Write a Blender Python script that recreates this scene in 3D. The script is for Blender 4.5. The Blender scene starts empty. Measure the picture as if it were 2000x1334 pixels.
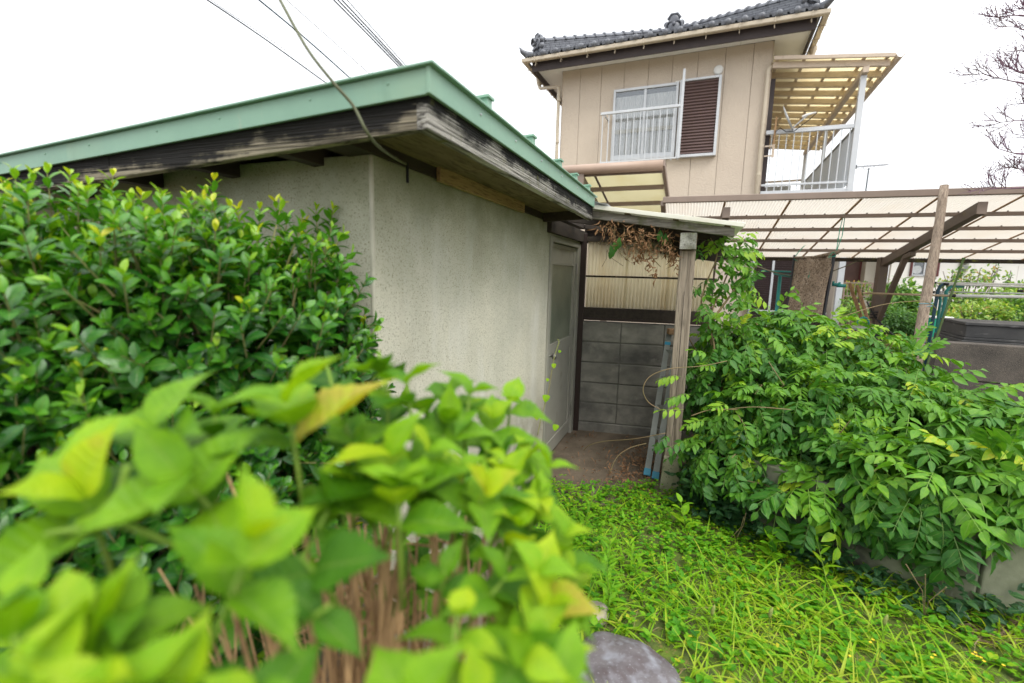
import bpy, bmesh, math, random
import numpy as np
from mathutils import Vector, Matrix

# ------------------------------------------------------------------ camera, sky, sun, exposure
sc = bpy.context.scene
COL = sc.collection
rng = np.random.default_rng(11)
random.seed(5)
PITCH, ROLL, EYE, FPX = math.radians(8.34), math.radians(1.408), 1.55, 918.4
_cp, _sp, _c, _s = math.cos(PITCH), math.sin(PITCH), math.cos(ROLL), math.sin(ROLL)
FW = np.array([0, _cp, -_sp]); _R0 = np.array([1., 0, 0]); _U0 = np.array([0, _sp, _cp])
RT = _c * _R0 + _s * _U0; UP = -_s * _R0 + _c * _U0
CAM = np.array([0, 0, EYE])
cd = bpy.data.cameras.new('camera'); cam = bpy.data.objects.new('camera', cd); COL.objects.link(cam)
cam.matrix_world = Matrix(((RT[0], UP[0], -FW[0], 0), (RT[1], UP[1], -FW[1], 0), (RT[2], UP[2], -FW[2], EYE), (0, 0, 0, 1)))
cd.sensor_width = 36; cd.lens = FPX / 2000 * 36; cd.clip_start = .02; cd.clip_end = 3000
cd.dof.use_dof = True; cd.dof.focus_distance = 3.3; cd.dof.aperture_fstop = 1.7; cd.dof.aperture_blades = 0
sc.camera = cam

W = bpy.data.worlds.new('World'); sc.world = W; W.use_nodes = True
wn = W.node_tree; wn.nodes.clear()
SUN_EL, SUN_ROT = math.radians(54), math.radians(152)
sky = wn.nodes.new('ShaderNodeTexSky'); sky.sky_type = 'NISHITA'; sky.sun_disc = False
sky.sun_elevation = SUN_EL; sky.sun_rotation = SUN_ROT; sky.air_density = 1; sky.dust_density = 5
cloud = wn.nodes.new('ShaderNodeValToRGB')                          # overcast: brighter overhead than at the horizon
_tc = wn.nodes.new('ShaderNodeTexCoord'); _sep = wn.nodes.new('ShaderNodeSeparateXYZ'); wn.links.new(_tc.outputs['Generated'], _sep.inputs[0]); wn.links.new(_sep.outputs[2], cloud.inputs[0])
_e = cloud.color_ramp.elements; _e[0].position = 0; _e[0].color = (7.0, 7.15, 7.3, 1); _e[1].position = 1; _e[1].color = (13.2, 13.5, 13.9, 1)
mixw = wn.nodes.new('ShaderNodeMix'); mixw.data_type = 'RGBA'; mixw.inputs[0].default_value = .92
bg = wn.nodes.new('ShaderNodeBackground'); bg.inputs[1].default_value = .13
wo = wn.nodes.new('ShaderNodeOutputWorld')
wn.links.new(sky.outputs[0], mixw.inputs[6]); wn.links.new(cloud.outputs[0], mixw.inputs[7])
wn.links.new(mixw.outputs[2], bg.inputs[0]); wn.links.new(bg.outputs[0], wo.inputs[0])
ld = bpy.data.lights.new('sun', 'SUN'); ld.energy = 1.5; ld.angle = math.radians(25); ld.color = (1, .96, .9)
lo = bpy.data.objects.new('sun', ld); COL.objects.link(lo)
_sd = Vector((math.sin(SUN_ROT) * math.cos(SUN_EL), math.cos(SUN_ROT) * math.cos(SUN_EL), math.sin(SUN_EL)))
lo.rotation_euler = _sd.to_track_quat('Z', 'Y').to_euler(); lo.location = (0, -5, 20)
sc.view_settings.view_transform = 'Standard'; sc.view_settings.look = 'None'
sc.view_settings.exposure = .55; sc.view_settings.gamma = 1; sc.view_settings.use_curve_mapping = False
sc.render.engine = 'CYCLES'
sc.cycles.use_denoising = True
sc.cycles.max_bounces = 8; sc.cycles.transparent_max_bounces = 12; sc.cycles.transmission_bounces = 6

# ------------------------------------------------------------------ helpers
def ray(x, y): return RT * (x - 1000) / FPX + UP * (667 - y) / FPX + FW
def P(x, y, Z): return CAM + ray(x, y) * Z                    # a point of the photograph at depth Z
def proj(p):
    d = np.atleast_2d(p) - CAM; z = d @ FW
    return np.stack([1000 + FPX * (d @ RT) / z, 667 - FPX * (d @ UP) / z, z], 1)
def dxy(deg):
    a = math.radians(deg); return np.array([math.cos(a), math.sin(a), 0]), np.array([-math.sin(a), math.cos(a), 0])

class MB:
    """collects simple shapes, then becomes ONE mesh object"""
    def __init__(s): s.v = []; s.f = []
    def add(s, V, F):
        n = len(s.v); s.v += [tuple(map(float, p)) for p in V]; s.f += [tuple(i + n for i in f) for f in F]; return s
    def box(s, a, b, rot=None, org=None):
        (x0, y0, z0), (x1, y1, z1) = a, b
        V = [(x, y, z) for z in (z0, z1) for y in (y0, y1) for x in (x0, x1)]
        if rot is not None:
            o = Vector(org if org is not None else [(p + q) / 2 for p, q in zip(a, b)])
            V = [tuple(o + rot @ (Vector(p) - o)) for p in V]
        return s.add(V, [(0, 2, 3, 1), (4, 5, 7, 6), (0, 1, 5, 4), (2, 6, 7, 3), (0, 4, 6, 2), (1, 3, 7, 5)])
    def bar(s, p, q, w, h, up=(0, 0, 1)):
        p, q, up = Vector(p), Vector(q), Vector(up)
        d = (q - p).normalized(); x = d.cross(up).normalized(); z = x.cross(d)
        V = [o + x * (w / 2 * i) + z * (h / 2 * j) for o in (p, q) for i, j in ((-1, -1), (1, -1), (1, 1), (-1, 1))]
        return s.add(V, [(0, 1, 2, 3), (7, 6, 5, 4), (0, 4, 5, 1), (1, 5, 6, 2), (2, 6, 7, 3), (3, 7, 4, 0)])
    def tube(s, pts, r, n=8, cap=True):
        pts = [Vector(p) for p in pts]; m = len(pts)
        rs = r if hasattr(r, '__len__') else [r] * m
        V = []; F = []; last = None
        for i, p in enumerate(pts):
            d = (pts[min(i + 1, m - 1)] - pts[max(i - 1, 0)])
            d = d.normalized() if d.length > 1e-9 else Vector((0, 0, 1))
            if last is None:
                a = Vector((0, 0, 1)) if abs(d.z) < .9 else Vector((1, 0, 0)); x = d.cross(a).normalized()
            else:
                x = (last - d * last.dot(d)); x = x.normalized() if x.length > 1e-6 else d.orthogonal().normalized()
            last = x; y = d.cross(x)
            V += [p + (x * math.cos(2 * math.pi * k / n) + y * math.sin(2 * math.pi * k / n)) * rs[i] for k in range(n)]
        for i in range(m - 1):
            for k in range(n):
                F.append((i * n + k, i * n + (k + 1) % n, (i + 1) * n + (k + 1) % n, (i + 1) * n + k))
        if cap: F += [tuple(range(n))[::-1], tuple((m - 1) * n + k for k in range(n))]
        return s.add(V, F)
    def sheet(s, grid):
        h, w = len(grid), len(grid[0])
        return s.add([p for r in grid for p in r], [(i * w + j, i * w + j + 1, (i + 1) * w + j + 1, (i + 1) * w + j) for i in range(h - 1) for j in range(w - 1)])
    def lathe(s, prof, n=16, at=(0, 0, 0), axis=None):
        V = []; F = []
        q = Vector((0, 0, 1)).rotation_difference(Vector(axis)) if axis else None
        for r, z in prof:
            for k in range(n):
                p = Vector((r * math.cos(2 * math.pi * k / n), r * math.sin(2 * math.pi * k / n), z))
                V.append(Vector(at) + (q @ p if q else p))
        for i in range(len(prof) - 1):
            for k in range(n): F.append((i * n + k, i * n + (k + 1) % n, (i + 1) * n + (k + 1) % n, (i + 1) * n + k))
        F += [tuple(range(n))[::-1], tuple((len(prof) - 1) * n + k for k in range(n))]
        return s.add(V, F)
    def mesh(s, name, smooth=False):
        m = bpy.data.meshes.new(name); m.from_pydata(s.v, [], s.f); m.update()
        if smooth: m.polygons.foreach_set('use_smooth', [True] * len(m.polygons))
        return m

def link(name, mesh, m, parent=None, bevel=0, loc=None, solid=0):
    o = bpy.data.objects.new(name, mesh); COL.objects.link(o)
    if mesh is not None and not mesh.materials: mesh.materials.append(m)
    if parent is not None: o.parent = parent
    if loc is not None: o.location = loc
    if bevel:
        b = o.modifiers.new('bevel', 'BEVEL'); b.width = bevel; b.segments = 2; b.limit_method = 'ANGLE'
    if solid:
        b = o.modifiers.new('solid', 'SOLIDIFY'); b.thickness = solid; b.offset = 0
    return o
def part(name, mb, m, parent=None, bevel=0, smooth=False, label=None, solid=0, stuff=False):
    o = link(name, mb.mesh(name, smooth), m, parent, bevel, None, solid)
    if label: o['label'] = label
    if stuff: o['kind'] = 'stuff'
    return o
def tag(o, label=None, cat=None, group=None, kind=None):
    if label: o['label'] = label
    if cat: o['category'] = cat
    if group: o['group'] = group
    if kind: o['kind'] = kind
    return o
def thing(name, label, cat, loc=(0, 0, 0), rz=0, group=None):
    o = bpy.data.objects.new(name, None); COL.objects.link(o); o.empty_display_size = .1
    o.location = loc; o.rotation_euler = (0, 0, math.radians(rz)); return tag(o, label, cat, group)
def copyof(o, parent, loc=None, mat4=None):
    c = o.copy(); COL.objects.link(c); c.parent = parent
    if loc is not None: c.location = loc
    if mat4 is not None: c.matrix_local = mat4
    return c

# ------------------------------------------------------------------ materials
class NT:
    def __init__(s, name):
        s.m = bpy.data.materials.new(name); s.m.use_nodes = True; s.t = s.m.node_tree; s.t.nodes.clear()
        s.out = s.n('ShaderNodeOutputMaterial')
    def n(s, typ, **kw):
        n = s.t.nodes.new(typ)
        for k, v in kw.items(): setattr(n, k, v)
        return n
    def l(s, a, b): s.t.links.new(a, b)
    def coords(s, world=False, stretch=(1, 1, 1), rnd=True):
        if world: src = s.n('ShaderNodeNewGeometry').outputs['Position']
        else:
            src = s.n('ShaderNodeTexCoord').outputs['Object']
            if rnd:
                oi = s.n('ShaderNodeObjectInfo'); a = s.n('ShaderNodeVectorMath', operation='MULTIPLY_ADD')
                s.l(oi.outputs['Random'], a.inputs[0]); a.inputs[1].default_value = (37, 53, 71); s.l(src, a.inputs[2]); src = a.outputs[0]
        mp = s.n('ShaderNodeMapping'); mp.inputs['Scale'].default_value = stretch; s.l(src, mp.inputs[0]); return mp.outputs[0]
    def noise(s, co, scale, detail=4, rough=.6):
        n = s.n('ShaderNodeTexNoise'); n.inputs['Scale'].default_value = scale; n.inputs['Detail'].default_value = detail
        n.inputs['Roughness'].default_value = rough; s.l(co, n.inputs['Vector']); return n.outputs['Fac']
    def step(s, v, lo, hi, a=0, b=1):
        r = s.n('ShaderNodeMapRange', clamp=True); s.l(v, r.inputs[0])
        for i, x in enumerate((lo, hi, a, b)): r.inputs[i + 1].default_value = x
        return r.outputs[0]
    def mix(s, f, a, b, mode='MIX'):
        n = s.n('ShaderNodeMix', data_type='RGBA', blend_type=mode)
        for i, x in ((0, f), (6, a), (7, b)):
            if hasattr(x, 'links'): s.l(x, n.inputs[i])
            elif i == 0: n.inputs[0].default_value = x
            else: n.inputs[i].default_value = (*x, 1)
        return n.outputs[2]
    def mathn(s, op, a, b=None):
        n = s.n('ShaderNodeMath', operation=op)
        for i, x in enumerate((a, b)):
            if x is None: continue
            if hasattr(x, 'links'): s.l(x, n.inputs[i])
            else: n.inputs[i].default_value = x
        return n.outputs[0]
    def bump(s, h, strength, dist=.01):
        b = s.n('ShaderNodeBump'); b.inputs['Strength'].default_value = strength; b.inputs['Distance'].default_value = dist; s.l(h, b.inputs['Height']); return b.outputs[0]
    def bsdf(s, col, rough=.7, metal=0, spec=.5, normal=None, coat=0):
        b = s.n('ShaderNodeBsdfPrincipled')
        if hasattr(col, 'links'): s.l(col, b.inputs['Base Color'])
        else: b.inputs['Base Color'].default_value = (*col, 1)
        if hasattr(rough, 'links'): s.l(rough, b.inputs['Roughness'])
        else: b.inputs['Roughness'].default_value = rough
        b.inputs['Metallic'].default_value = metal; b.inputs['Specular IOR Level'].default_value = spec; b.inputs['Coat Weight'].default_value = coat
        if normal is not None: s.l(normal, b.inputs['Normal'])
        return b.outputs[0]
    def done(s, sh): s.l(sh, s.out.inputs[0]); return s.m

def surf(name, c1, c2=None, scale=6, lo=.35, hi=.65, stretch=(1, 1, 1), rough=.7, metal=0, spec=.4, bump=0, bscale=60, bdist=.004,
         speck=None, stains=(), world=False, transl=0, bstretch=None):
    """weathered surface: two tones by noise, specks [(colour, scale, lo, hi)], stains [(colour, scale, lo, hi, stretch)], relief"""
    t = NT(name); co = t.coords(world, stretch)
    col = t.mix(t.step(t.noise(co, scale), lo, hi), c1, c2 or tuple(x * .82 for x in c1))
    iso = t.coords(world)
    for sp in (speck or ()):
        col = t.mix(t.step(t.noise(iso, sp[1], 2), sp[2], sp[3]), col, sp[0])
    for st in stains:
        col = t.mix(t.step(t.noise(t.coords(world, st[4] if len(st) > 4 else (1, 1, 1)), st[1], 6), st[2], st[3]), col, st[0])
    nm = t.bump(t.noise(t.coords(world, bstretch or stretch), bscale, 5), bump, bdist) if bump else None
    sh = t.bsdf(col, rough, metal, spec, nm)
    if transl:
        tr = t.n('ShaderNodeBsdfTranslucent')
        if hasattr(col, 'links'): t.l(col, tr.inputs[0])
        mx = t.n('ShaderNodeMixShader'); mx.inputs[0].default_value = transl; t.l(sh, mx.inputs[1]); t.l(tr.outputs[0], mx.inputs[2]); sh = mx.outputs[0]
    return t.done(sh)

def leafmat(name, ramp, rough=.4, transl=.3, tcol=(1.25, 1.2, .55), spec=.5, rib=.5, vein=.35, vn=55, skew=.16):
    """leaf: colour from the leaf's own tint value (mesh attribute or object property), paler midrib, raised side veins"""
    t = NT(name)
    def at(nm, ty='GEOMETRY'): return t.n('ShaderNodeAttribute', attribute_type=ty, attribute_name=nm).outputs['Fac']
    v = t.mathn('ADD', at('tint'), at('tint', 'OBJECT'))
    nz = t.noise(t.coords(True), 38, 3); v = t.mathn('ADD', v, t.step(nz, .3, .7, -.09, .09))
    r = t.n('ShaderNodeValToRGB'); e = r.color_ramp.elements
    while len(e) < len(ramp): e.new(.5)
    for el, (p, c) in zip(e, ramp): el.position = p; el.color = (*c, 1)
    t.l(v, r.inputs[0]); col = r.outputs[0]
    ab = t.mathn('ABSOLUTE', at('leaf_across')); ph = t.mathn('MULTIPLY', t.mathn('SUBTRACT', at('leaf_along'), t.mathn('MULTIPLY', ab, skew)), vn)
    ridge = t.mathn('POWER', t.mathn('ABSOLUTE', t.mathn('SINE', ph)), .5)
    mid = t.step(ab, 0, .10, 1, 0)
    col = t.mix(t.mathn('MULTIPLY', mid, rib), col, t.mix(.5, col, (.42, .5, .16)))
    col = t.mix(t.mathn('MULTIPLY', t.step(ridge, .35, 0, 0, 1), vein * .5), col, t.mix(.35, col, (.45, .5, .2)))
    geo = t.n('ShaderNodeNewGeometry')
    col2 = t.mix(geo.outputs['Backfacing'], col, t.mix(1, col, (1.2, 1.2, 1.15), 'MULTIPLY'))
    hgt = t.mathn('ADD', t.mathn('SUBTRACT', t.mathn('MULTIPLY', ridge, vein), t.mathn('MULTIPLY', mid, .5)), t.mathn('MULTIPLY', t.noise(t.coords(True), 190, 2), .4))
    nm = t.bump(hgt, .45, .003)
    sh = t.bsdf(col2, rough, 0, spec, nm)
    tr = t.n('ShaderNodeBsdfTranslucent'); t.l(t.mix(1, col, tcol, 'MULTIPLY'), tr.inputs[0])
    mx = t.n('ShaderNodeMixShader'); mx.inputs[0].default_value = transl; t.l(sh, mx.inputs[1]); t.l(tr.outputs[0], mx.inputs[2])
    return t.done(mx.outputs[0])

def plastic(name, c, transl, rough=.35, streak=(.5, .3, .12), amount=.35, stretch=(1, 1, 1)):
    t = NT(name); co = t.coords(False, stretch)
    col = t.mix(t.mathn('MULTIPLY', t.step(t.noise(co, 3, 6), .5, .8), amount), c, streak)
    d = t.bsdf(col, rough, 0, .3); tr = t.n('ShaderNodeBsdfTranslucent'); t.l(col, tr.inputs[0])
    mx = t.n('ShaderNodeMixShader'); mx.inputs[0].default_value = transl; t.l(d, mx.inputs[1]); t.l(tr.outputs[0], mx.inputs[2])
    return t.done(mx.outputs[0])
def glassmat(name, tint=(.8, .85, .85), refl=.12, rough=.05, frost=0):
    t = NT(name); g = t.n('ShaderNodeBsdfGlossy'); g.inputs['Roughness'].default_value = rough; g.inputs[0].default_value = (.9, .95, 1, 1)
    if frost: tr = t.n('ShaderNodeBsdfRefraction'); tr.inputs['Roughness'].default_value = frost; tr.inputs['IOR'].default_value = 1.02; tr.inputs[0].default_value = (*tint, 1)
    else: tr = t.n('ShaderNodeBsdfTransparent'); tr.inputs[0].default_value = (*tint, 1)
    mx = t.n('ShaderNodeMixShader'); mx.inputs[0].default_value = refl; t.l(tr.outputs[0], mx.inputs[1]); t.l(g.outputs[0], mx.inputs[2])
    return t.done(mx.outputs[0])

M = {}
M['soil'] = surf('soil', (.185, .148, .108), (.10, .08, .058), 3, bump=.6, bscale=30, bdist=.012, rough=.95, spec=.1, speck=[((.2, .16, .12), 90, .62, .7)], world=True)
M['stucco'] = None
t = NT('stucco'); co = t.coords(True)
c = t.mix(t.step(t.noise(co, 2.2), .3, .7), (.605, .575, .475), (.475, .465, .39))
c = t.mix(t.step(t.noise(co, 150, 2), .56, .66, 0, .85), c, (.21, .195, .14))
c = t.mix(t.step(t.noise(co, 210, 2), .60, .72, 0, .7), c, (.74, .70, .60))
c = t.mix(t.mathn('MULTIPLY', t.step(t.noise(t.coords(True, (1, 1, .25)), 5, 5), .50, .75), .6), c, (.66, .65, .61))
c = t.mix(t.mathn('MULTIPLY', t.step(t.noise(t.coords(True, (1, 1, .06)), 16, 4), .60, .8), .22), c, (.40, .375, .29))
sx = t.n('ShaderNodeSeparateXYZ'); t.l(co, sx.inputs[0])
alg = t.mathn('MULTIPLY', t.step(sx.outputs[2], 1.35, 1.95), t.step(t.noise(co, 4, 5), .25, .65, .35, 1))   # algae band under the eave
c = t.mix(t.mathn('MULTIPLY', alg, .85), c, (.17, .185, .095))
c = t.mix(t.mathn('MULTIPLY', t.step(t.noise(t.coords(True, (1, 1, .22)), 4.5, 6), .56, .78), .38), c, (.30, .27, .19))
c = t.mix(t.mathn('MULTIPLY', t.mathn('MULTIPLY', t.step(sx.outputs[2], .85, .25), t.step(t.noise(co, 6, 5), .25, .55)), .8), c, (.17, .145, .10))
M['stucco'] = t.done(t.bsdf(c, .92, 0, .15, t.bump(t.noise(co, 150, 3), .8, .004)))
M['green_metal'] = surf('green_metal', (.225, .385, .285), (.19, .335, .25), 2.2, rough=.45, spec=.45, stains=[((.27, .38, .25), 2, .55, .85), ((.135, .24, .165), 7, .62, .85, (1, 1, .12)), ((.30, .36, .27), 13, .66, .8, (1, 1, .3))], bump=.25, bscale=2.2, bdist=.03)
M['dark_metal'] = surf('dark_metal', (.02, .045, .03), rough=.6)
def woodmat(name, light, dark, moss=None, stretch=(1, 1, 1), cover=.5, scale=18, bump=.7):
    t = NT(name); co = t.coords(False, stretch)
    g = t.noise(co, scale, 6, .65); g2 = t.noise(co, scale * 4, 3)
    c = t.mix(t.step(g, cover - .12, cover + .12), dark, light)
    c = t.mix(t.mathn('MULTIPLY', t.step(g2, .5, .62), .6), c, tuple(x * .35 for x in dark))
    if moss: c = t.mix(t.step(t.noise(t.coords(False), 7, 6), .55, .68), c, moss)
    return t.done(t.bsdf(c, .85, 0, .2, t.bump(t.mathn('ADD', g, t.mathn('MULTIPLY', g2, .6)), bump, .008)))
def charboard(name, stretch, light, z0, z1, amount, moss):
    t = NT(name); co = t.coords(False, stretch, False); iso = t.coords(False, (1, 1, 1), False)
    g = t.noise(co, 3.2, 7, .7); ridge = t.mathn('ABSOLUTE', t.mathn('SUBTRACT', t.noise(co, 2.1, 3, .5), .5))
    sx = t.n('ShaderNodeSeparateXYZ'); t.l(iso, sx.inputs[0])
    zz = t.mathn('SUBTRACT', sx.outputs[2], t.mathn('MULTIPLY', t.mathn('SUBTRACT', sx.outputs[0], .345), .0502))
    wear = t.mathn('ADD', t.step(zz, z0, z1, amount, 0), t.step(t.noise(iso, 5, 4), .35, .7, -.25, .25))
    f = t.step(t.mathn('ADD', t.mathn('MULTIPLY', g, .9), wear), .62, .78)
    c = t.mix(f, (.018, .017, .016), light)
    c = t.mix(t.step(ridge, .0, .06, .9, 0), c, (.02, .017, .014))
    if moss: c = t.mix(t.step(t.noise(iso, 16, 5), .60, .70, 0, .8), c, moss)
    return t.done(t.bsdf(c, .8, 0, .25, t.bump(t.mathn('ADD', g, t.step(ridge, 0, .1, 0, .8)), 1, .012)))
M['board_x'] = charboard('burnt_board_along', (.4, 9, 46), (.32, .28, .20), 1.925, 1.985, .46, None)
M['board_y'] = charboard('burnt_board_side', (9, .5, 52), (.47, .45, .40), 1.935, 2.0, .55, (.14, .14, .035))
M['rafter_x'] = woodmat('grey_rafter', (.30, .28, .25), (.13, .115, .09), (.10, .11, .05), (.6, 10, 10), .45, 4)
M['post_wood'] = woodmat('post_wood', (.33, .275, .215), (.15, .12, .09), None, (13, 13, .5), .42, 3.0)
M['beam_y'] = woodmat('beam_wood', (.25, .19, .12), (.11, .08, .05), None, (10, .5, 10), .45, 4)
M['beam_end'] = woodmat('beam_end', (.42, .42, .38), (.13, .13, .09), (.2, .22, .08), (1, 1, 1), .5, 14)
M['ply'] = woodmat('plywood', (.20, .155, .085), (.13, .10, .055), None, (4, .5, 4), .45, 4, .2)
M['ply_light'] = woodmat('pale_plank', (.40, .28, .14), (.26, .17, .08), None, (4, .6, 8), .42, 4, .3)
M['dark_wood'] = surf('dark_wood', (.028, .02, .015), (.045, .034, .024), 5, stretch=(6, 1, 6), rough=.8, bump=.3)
M['brown_post'] = surf('brown_post', (.03, .016, .012), rough=.6)
M['pole_wood'] = woodmat('pole_wood', (.40, .315, .24), (.20, .15, .115), None, (16, 16, .7), .42, 3.5)
M['log'] = woodmat('log', (.36, .22, .12), (.17, .10, .06), None, (12, 12, .6), .42, 4)
M['concrete'] = surf('concrete', (.28, .27, .19), (.20, .20, .12), 6, rough=.95, bump=.6, bscale=70, speck=[((.12, .12, .07), 60, .58, .7)])
M['block'] = surf('block', (.32, .305, .26), (.215, .205, .175), 3.2, rough=.95, bump=.55, bscale=110, bdist=.004, world=True,
                  stains=[((.085, .082, .075), 2.1, .38, .68, (1, 1, 1.5)), ((.40, .38, .32), 4.5, .58, .85), ((.12, .117, .108), 8, .54, .80)])
M['mortar'] = surf('mortar', (.17, .165, .14), (.10, .10, .085), 5, rough=.95, bump=.4, world=True)
M['mossy_wall'] = surf('mossy_wall', (.215, .225, .155), (.12, .13, .085), 4, rough=.95, bump=.5, bscale=60, world=True,
                       stains=[((.045, .045, .035), 3, .5, .66), ((.12, .17, .07), 5, .58, .75), ((.26, .26, .2), 8, .68, .8)])
M['aggregate'] = surf('aggregate', (.11, .095, .08), (.05, .045, .04), 5, rough=.9, bump=.9, bscale=130, bdist=.006, world=True,
                      speck=[((.21, .17, .135), 190, .55, .75), ((.03, .027, .024), 170, .58, .75)])
M['dark_stone'] = surf('dark_stone', (.075, .073, .07), (.045, .045, .045), 4, rough=.65, bump=.15, bscale=60, world=True, stains=[((.16, .155, .15), 6, .58, .72, (1, 1, 3))])
M['boulder'] = surf('boulder', (.15, .135, .14), (.095, .08, .085), 9, rough=.7, bump=.5, bscale=45, bdist=.006, speck=[((.27, .275, .31), 14, .5, .75), ((.10, .075, .075), 9, .52, .75), ((.30, .30, .33), 90, .6, .8)])
M['siding'] = surf('siding', (.565, .485, .395), (.54, .46, .375), 2, rough=.8, spec=.25, bump=.8, bscale=34, bdist=.012, bstretch=(1, 1, .9))
M['backing'] = surf('backing', (.32, .22, .16), rough=.9)
M['cream_trim'] = surf('cream_trim', (.56, .49, .38), (.51, .44, .34), 3, rough=.5, spec=.4, stains=[((.36, .29, .2), 5, .62, .8, (1, 1, .3))])
M['soffit'] = surf('soffit', (.85, .86, .86), (.80, .81, .80), 2, rough=.8)
M['fascia'] = surf('fascia', (.055, .042, .042), (.045, .034, .034), 4, rough=.6)
M['tile'] = surf('tile', (.16, .17, .19), (.105, .11, .13), 9, rough=.36, spec=.5, bump=.2, bscale=40, stains=[((.22, .12, .10), 5, .68, .8), ((.2, .22, .25), 16, .6, .75)])
M['aluminium'] = surf('aluminium', (.56, .58, .60), (.50, .52, .54), 5, rough=.4, metal=.15, spec=.5, stains=[((.38, .38, .36), 14, .68, .8)])
M['old_aluminium'] = surf('old_aluminium', (.24, .255, .235), (.18, .19, .175), 6, rough=.6, metal=.1, stains=[((.18, .17, .14), 10, .6, .75)])
M['galv'] = surf('galv', (.56, .58, .60), (.46, .48, .51), 3, stretch=(1, 1, .3), rough=.55, metal=.0, stains=[((.62, .65, .66), 6, .55, .7, (1, 1, .2))])
M['shutter'] = surf('shutter', (.13, .085, .078), (.11, .072, .066), 4, rough=.5)
M['shutter_dark'] = surf('shutter_dark', (.05, .032, .032), (.04, .027, .027), 4, rough=.5)
M['curtain'] = surf('curtain', (.60, .60, .60), (.44, .45, .46), 14, stretch=(3, 1, .6), rough=.9, speck=[((.75, .78, .78), 60, .55, .65)])
M['dark_room'] = surf('dark_room', (.03, .03, .032), rough=.9)
M['pane'] = glassmat('pane', (.88, .88, .87), .10)
M['frosted'] = surf('frosted', (.20, .215, .16), (.13, .15, .11), 3, rough=.3, spec=.5, bump=.5, bscale=75, bdist=.008, stretch=(1, 1, 1))
M['batten'] = surf('batten', (.60, .50, .36), (.52, .43, .30), 6, stretch=(1, 6, 6), rough=.8)
M['beige_wood'] = surf('beige_wood', (.60, .50, .40), (.52, .43, .34), 6, stretch=(1, 5, 5), rough=.8, stains=[((.42, .34, .26), 7, .6, .75)])
M['balcony_sheet'] = plastic('balcony_sheet', (.94, .88, .70), .72, .4, (.8, .62, .3), .4)
M['bronze'] = surf('bronze', (.27, .205, .165), (.235, .18, .145), 5, rough=.5, spec=.4, stains=[((.25, .2, .16), 12, .65, .8)])
M['bronze_dark'] = surf('bronze_dark', (.15, .115, .088), (.12, .09, .07), 5, rough=.55, stains=[((.16, .13, .06), 11, .62, .75)])
M['rust_joint'] = surf('rust_joint', (.52, .33, .18), (.36, .22, .11), 5, stretch=(1, .4, 1), rough=.8)
M['poly'] = plastic('poly', (.72, .675, .60), .58, .35, (.62, .50, .36), .55, (.5, .25, 1))
M['poly_yellow'] = plastic('poly_yellow', (.82, .79, .62), .62, .3, (.7, .62, .36), .35)
M['screen_sheet'] = plastic('screen_sheet', (.95, .90, .755), .72, .4, (.80, .63, .36), .45, (2.2, 1, .35))
M['white_sheet'] = plastic('white_sheet', (.86, .85, .76), .25, .3, (.55, .42, .22), .25)
M['moss_gutter'] = surf('moss_gutter', (.05, .04, .03), (.035, .028, .02), 8, rough=.9, bump=.5, stains=[((.13, .14, .03), 14, .54, .66), ((.2, .16, .1), 18, .66, .76)])
M['door'] = surf('door', (.31, .30, .255), (.26, .255, .215), 3, rough=.5, spec=.4, stains=[((.17, .16, .13), 7, .6, .8)])
M['steel'] = surf('steel', (.35, .34, .32), rough=.35, metal=.8)
M['blue_tape'] = surf('blue_tape', (.03, .24, .36), rough=.5)
M['teal'] = surf('teal', (.015, .22, .19), (.012, .17, .15), 8, rough=.4)
M['navy'] = surf('navy', (.015, .075, .12), rough=.4)
M['stake'] = surf('stake', (.055, .085, .025), (.04, .06, .02), 9, rough=.75, spec=.2)
M['white_pole'] = surf('white_pole', (.78, .79, .77), (.68, .68, .66), 6, rough=.35)
M['bamboo'] = surf('bamboo', (.52, .41, .28), (.4, .31, .2), 5, rough=.7)
M['black'] = surf('black', (.012, .012, .014), rough=.5)
M['cord_green'] = surf('cord_green', (.01, .36, .22), rough=.7)
M['rope'] = surf('rope', (.13, .12, .07), rough=.9)
M['cable'] = surf('cable', (.125, .135, .07), (.09, .10, .055), 4, rough=.55)
M['wire'] = surf('wire', (.03, .04, .05), rough=.6)
M['wire_blue'] = surf('wire_blue', (.02, .06, .09), rough=.6)
M['wire_pale'] = surf('wire_pale', (.30, .30, .33), rough=.6)
M['burlap'] = surf('burlap', (.36, .275, .195), (.25, .185, .125), 5, rough=.95, bump=1, bscale=60, bdist=.012, speck=[((.11, .075, .05), 62, .52, .60), ((.48, .40, .31), 48, .60, .70)], stains=[((.50, .43, .35), 8, .60, .72, (1, 1, .2)), ((.03, .27, .16), 11, .66, .70, (1, 1, .3))], transl=.15)
M['cream_wall'] = surf('cream_wall', (.80, .79, .74), (.76, .75, .70), 3, rough=.8)
M['beige_wall'] = surf('beige_wall', (.47, .44, .37), (.43, .40, .33), 3, rough=.8)
M['maroon'] = surf('maroon', (.12, .03, .03), rough=.5)
M['brown_door'] = surf('brown_door', (.10, .05, .036), (.08, .04, .03), 6, rough=.5)
M['meter'] = surf('meter', (.45, .45, .36), rough=.5)
M['roof_dark'] = surf('roof_dark', (.10, .10, .11), rough=.7)
M['bark'] = surf('bark', (.13, .095, .07), (.07, .05, .038), 12, rough=.95, bump=.6)
M['bark_pale'] = surf('bark_pale', (.46, .29, .14), (.17, .10, .045), 22, stretch=(4, 4, .5), rough=.9, bump=.4)
M['twig_purple'] = surf('twig_purple', (.19, .09, .16), (.17, .12, .12), 10, rough=.8)
M['stem_green'] = surf('stem_green', (.22, .25, .07), (.2, .17, .07), 9, rough=.7)
M['weed_stem'] = surf('weed_stem', (.14, .27, .02), (.2, .3, .04), 9, rough=.7)
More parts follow.
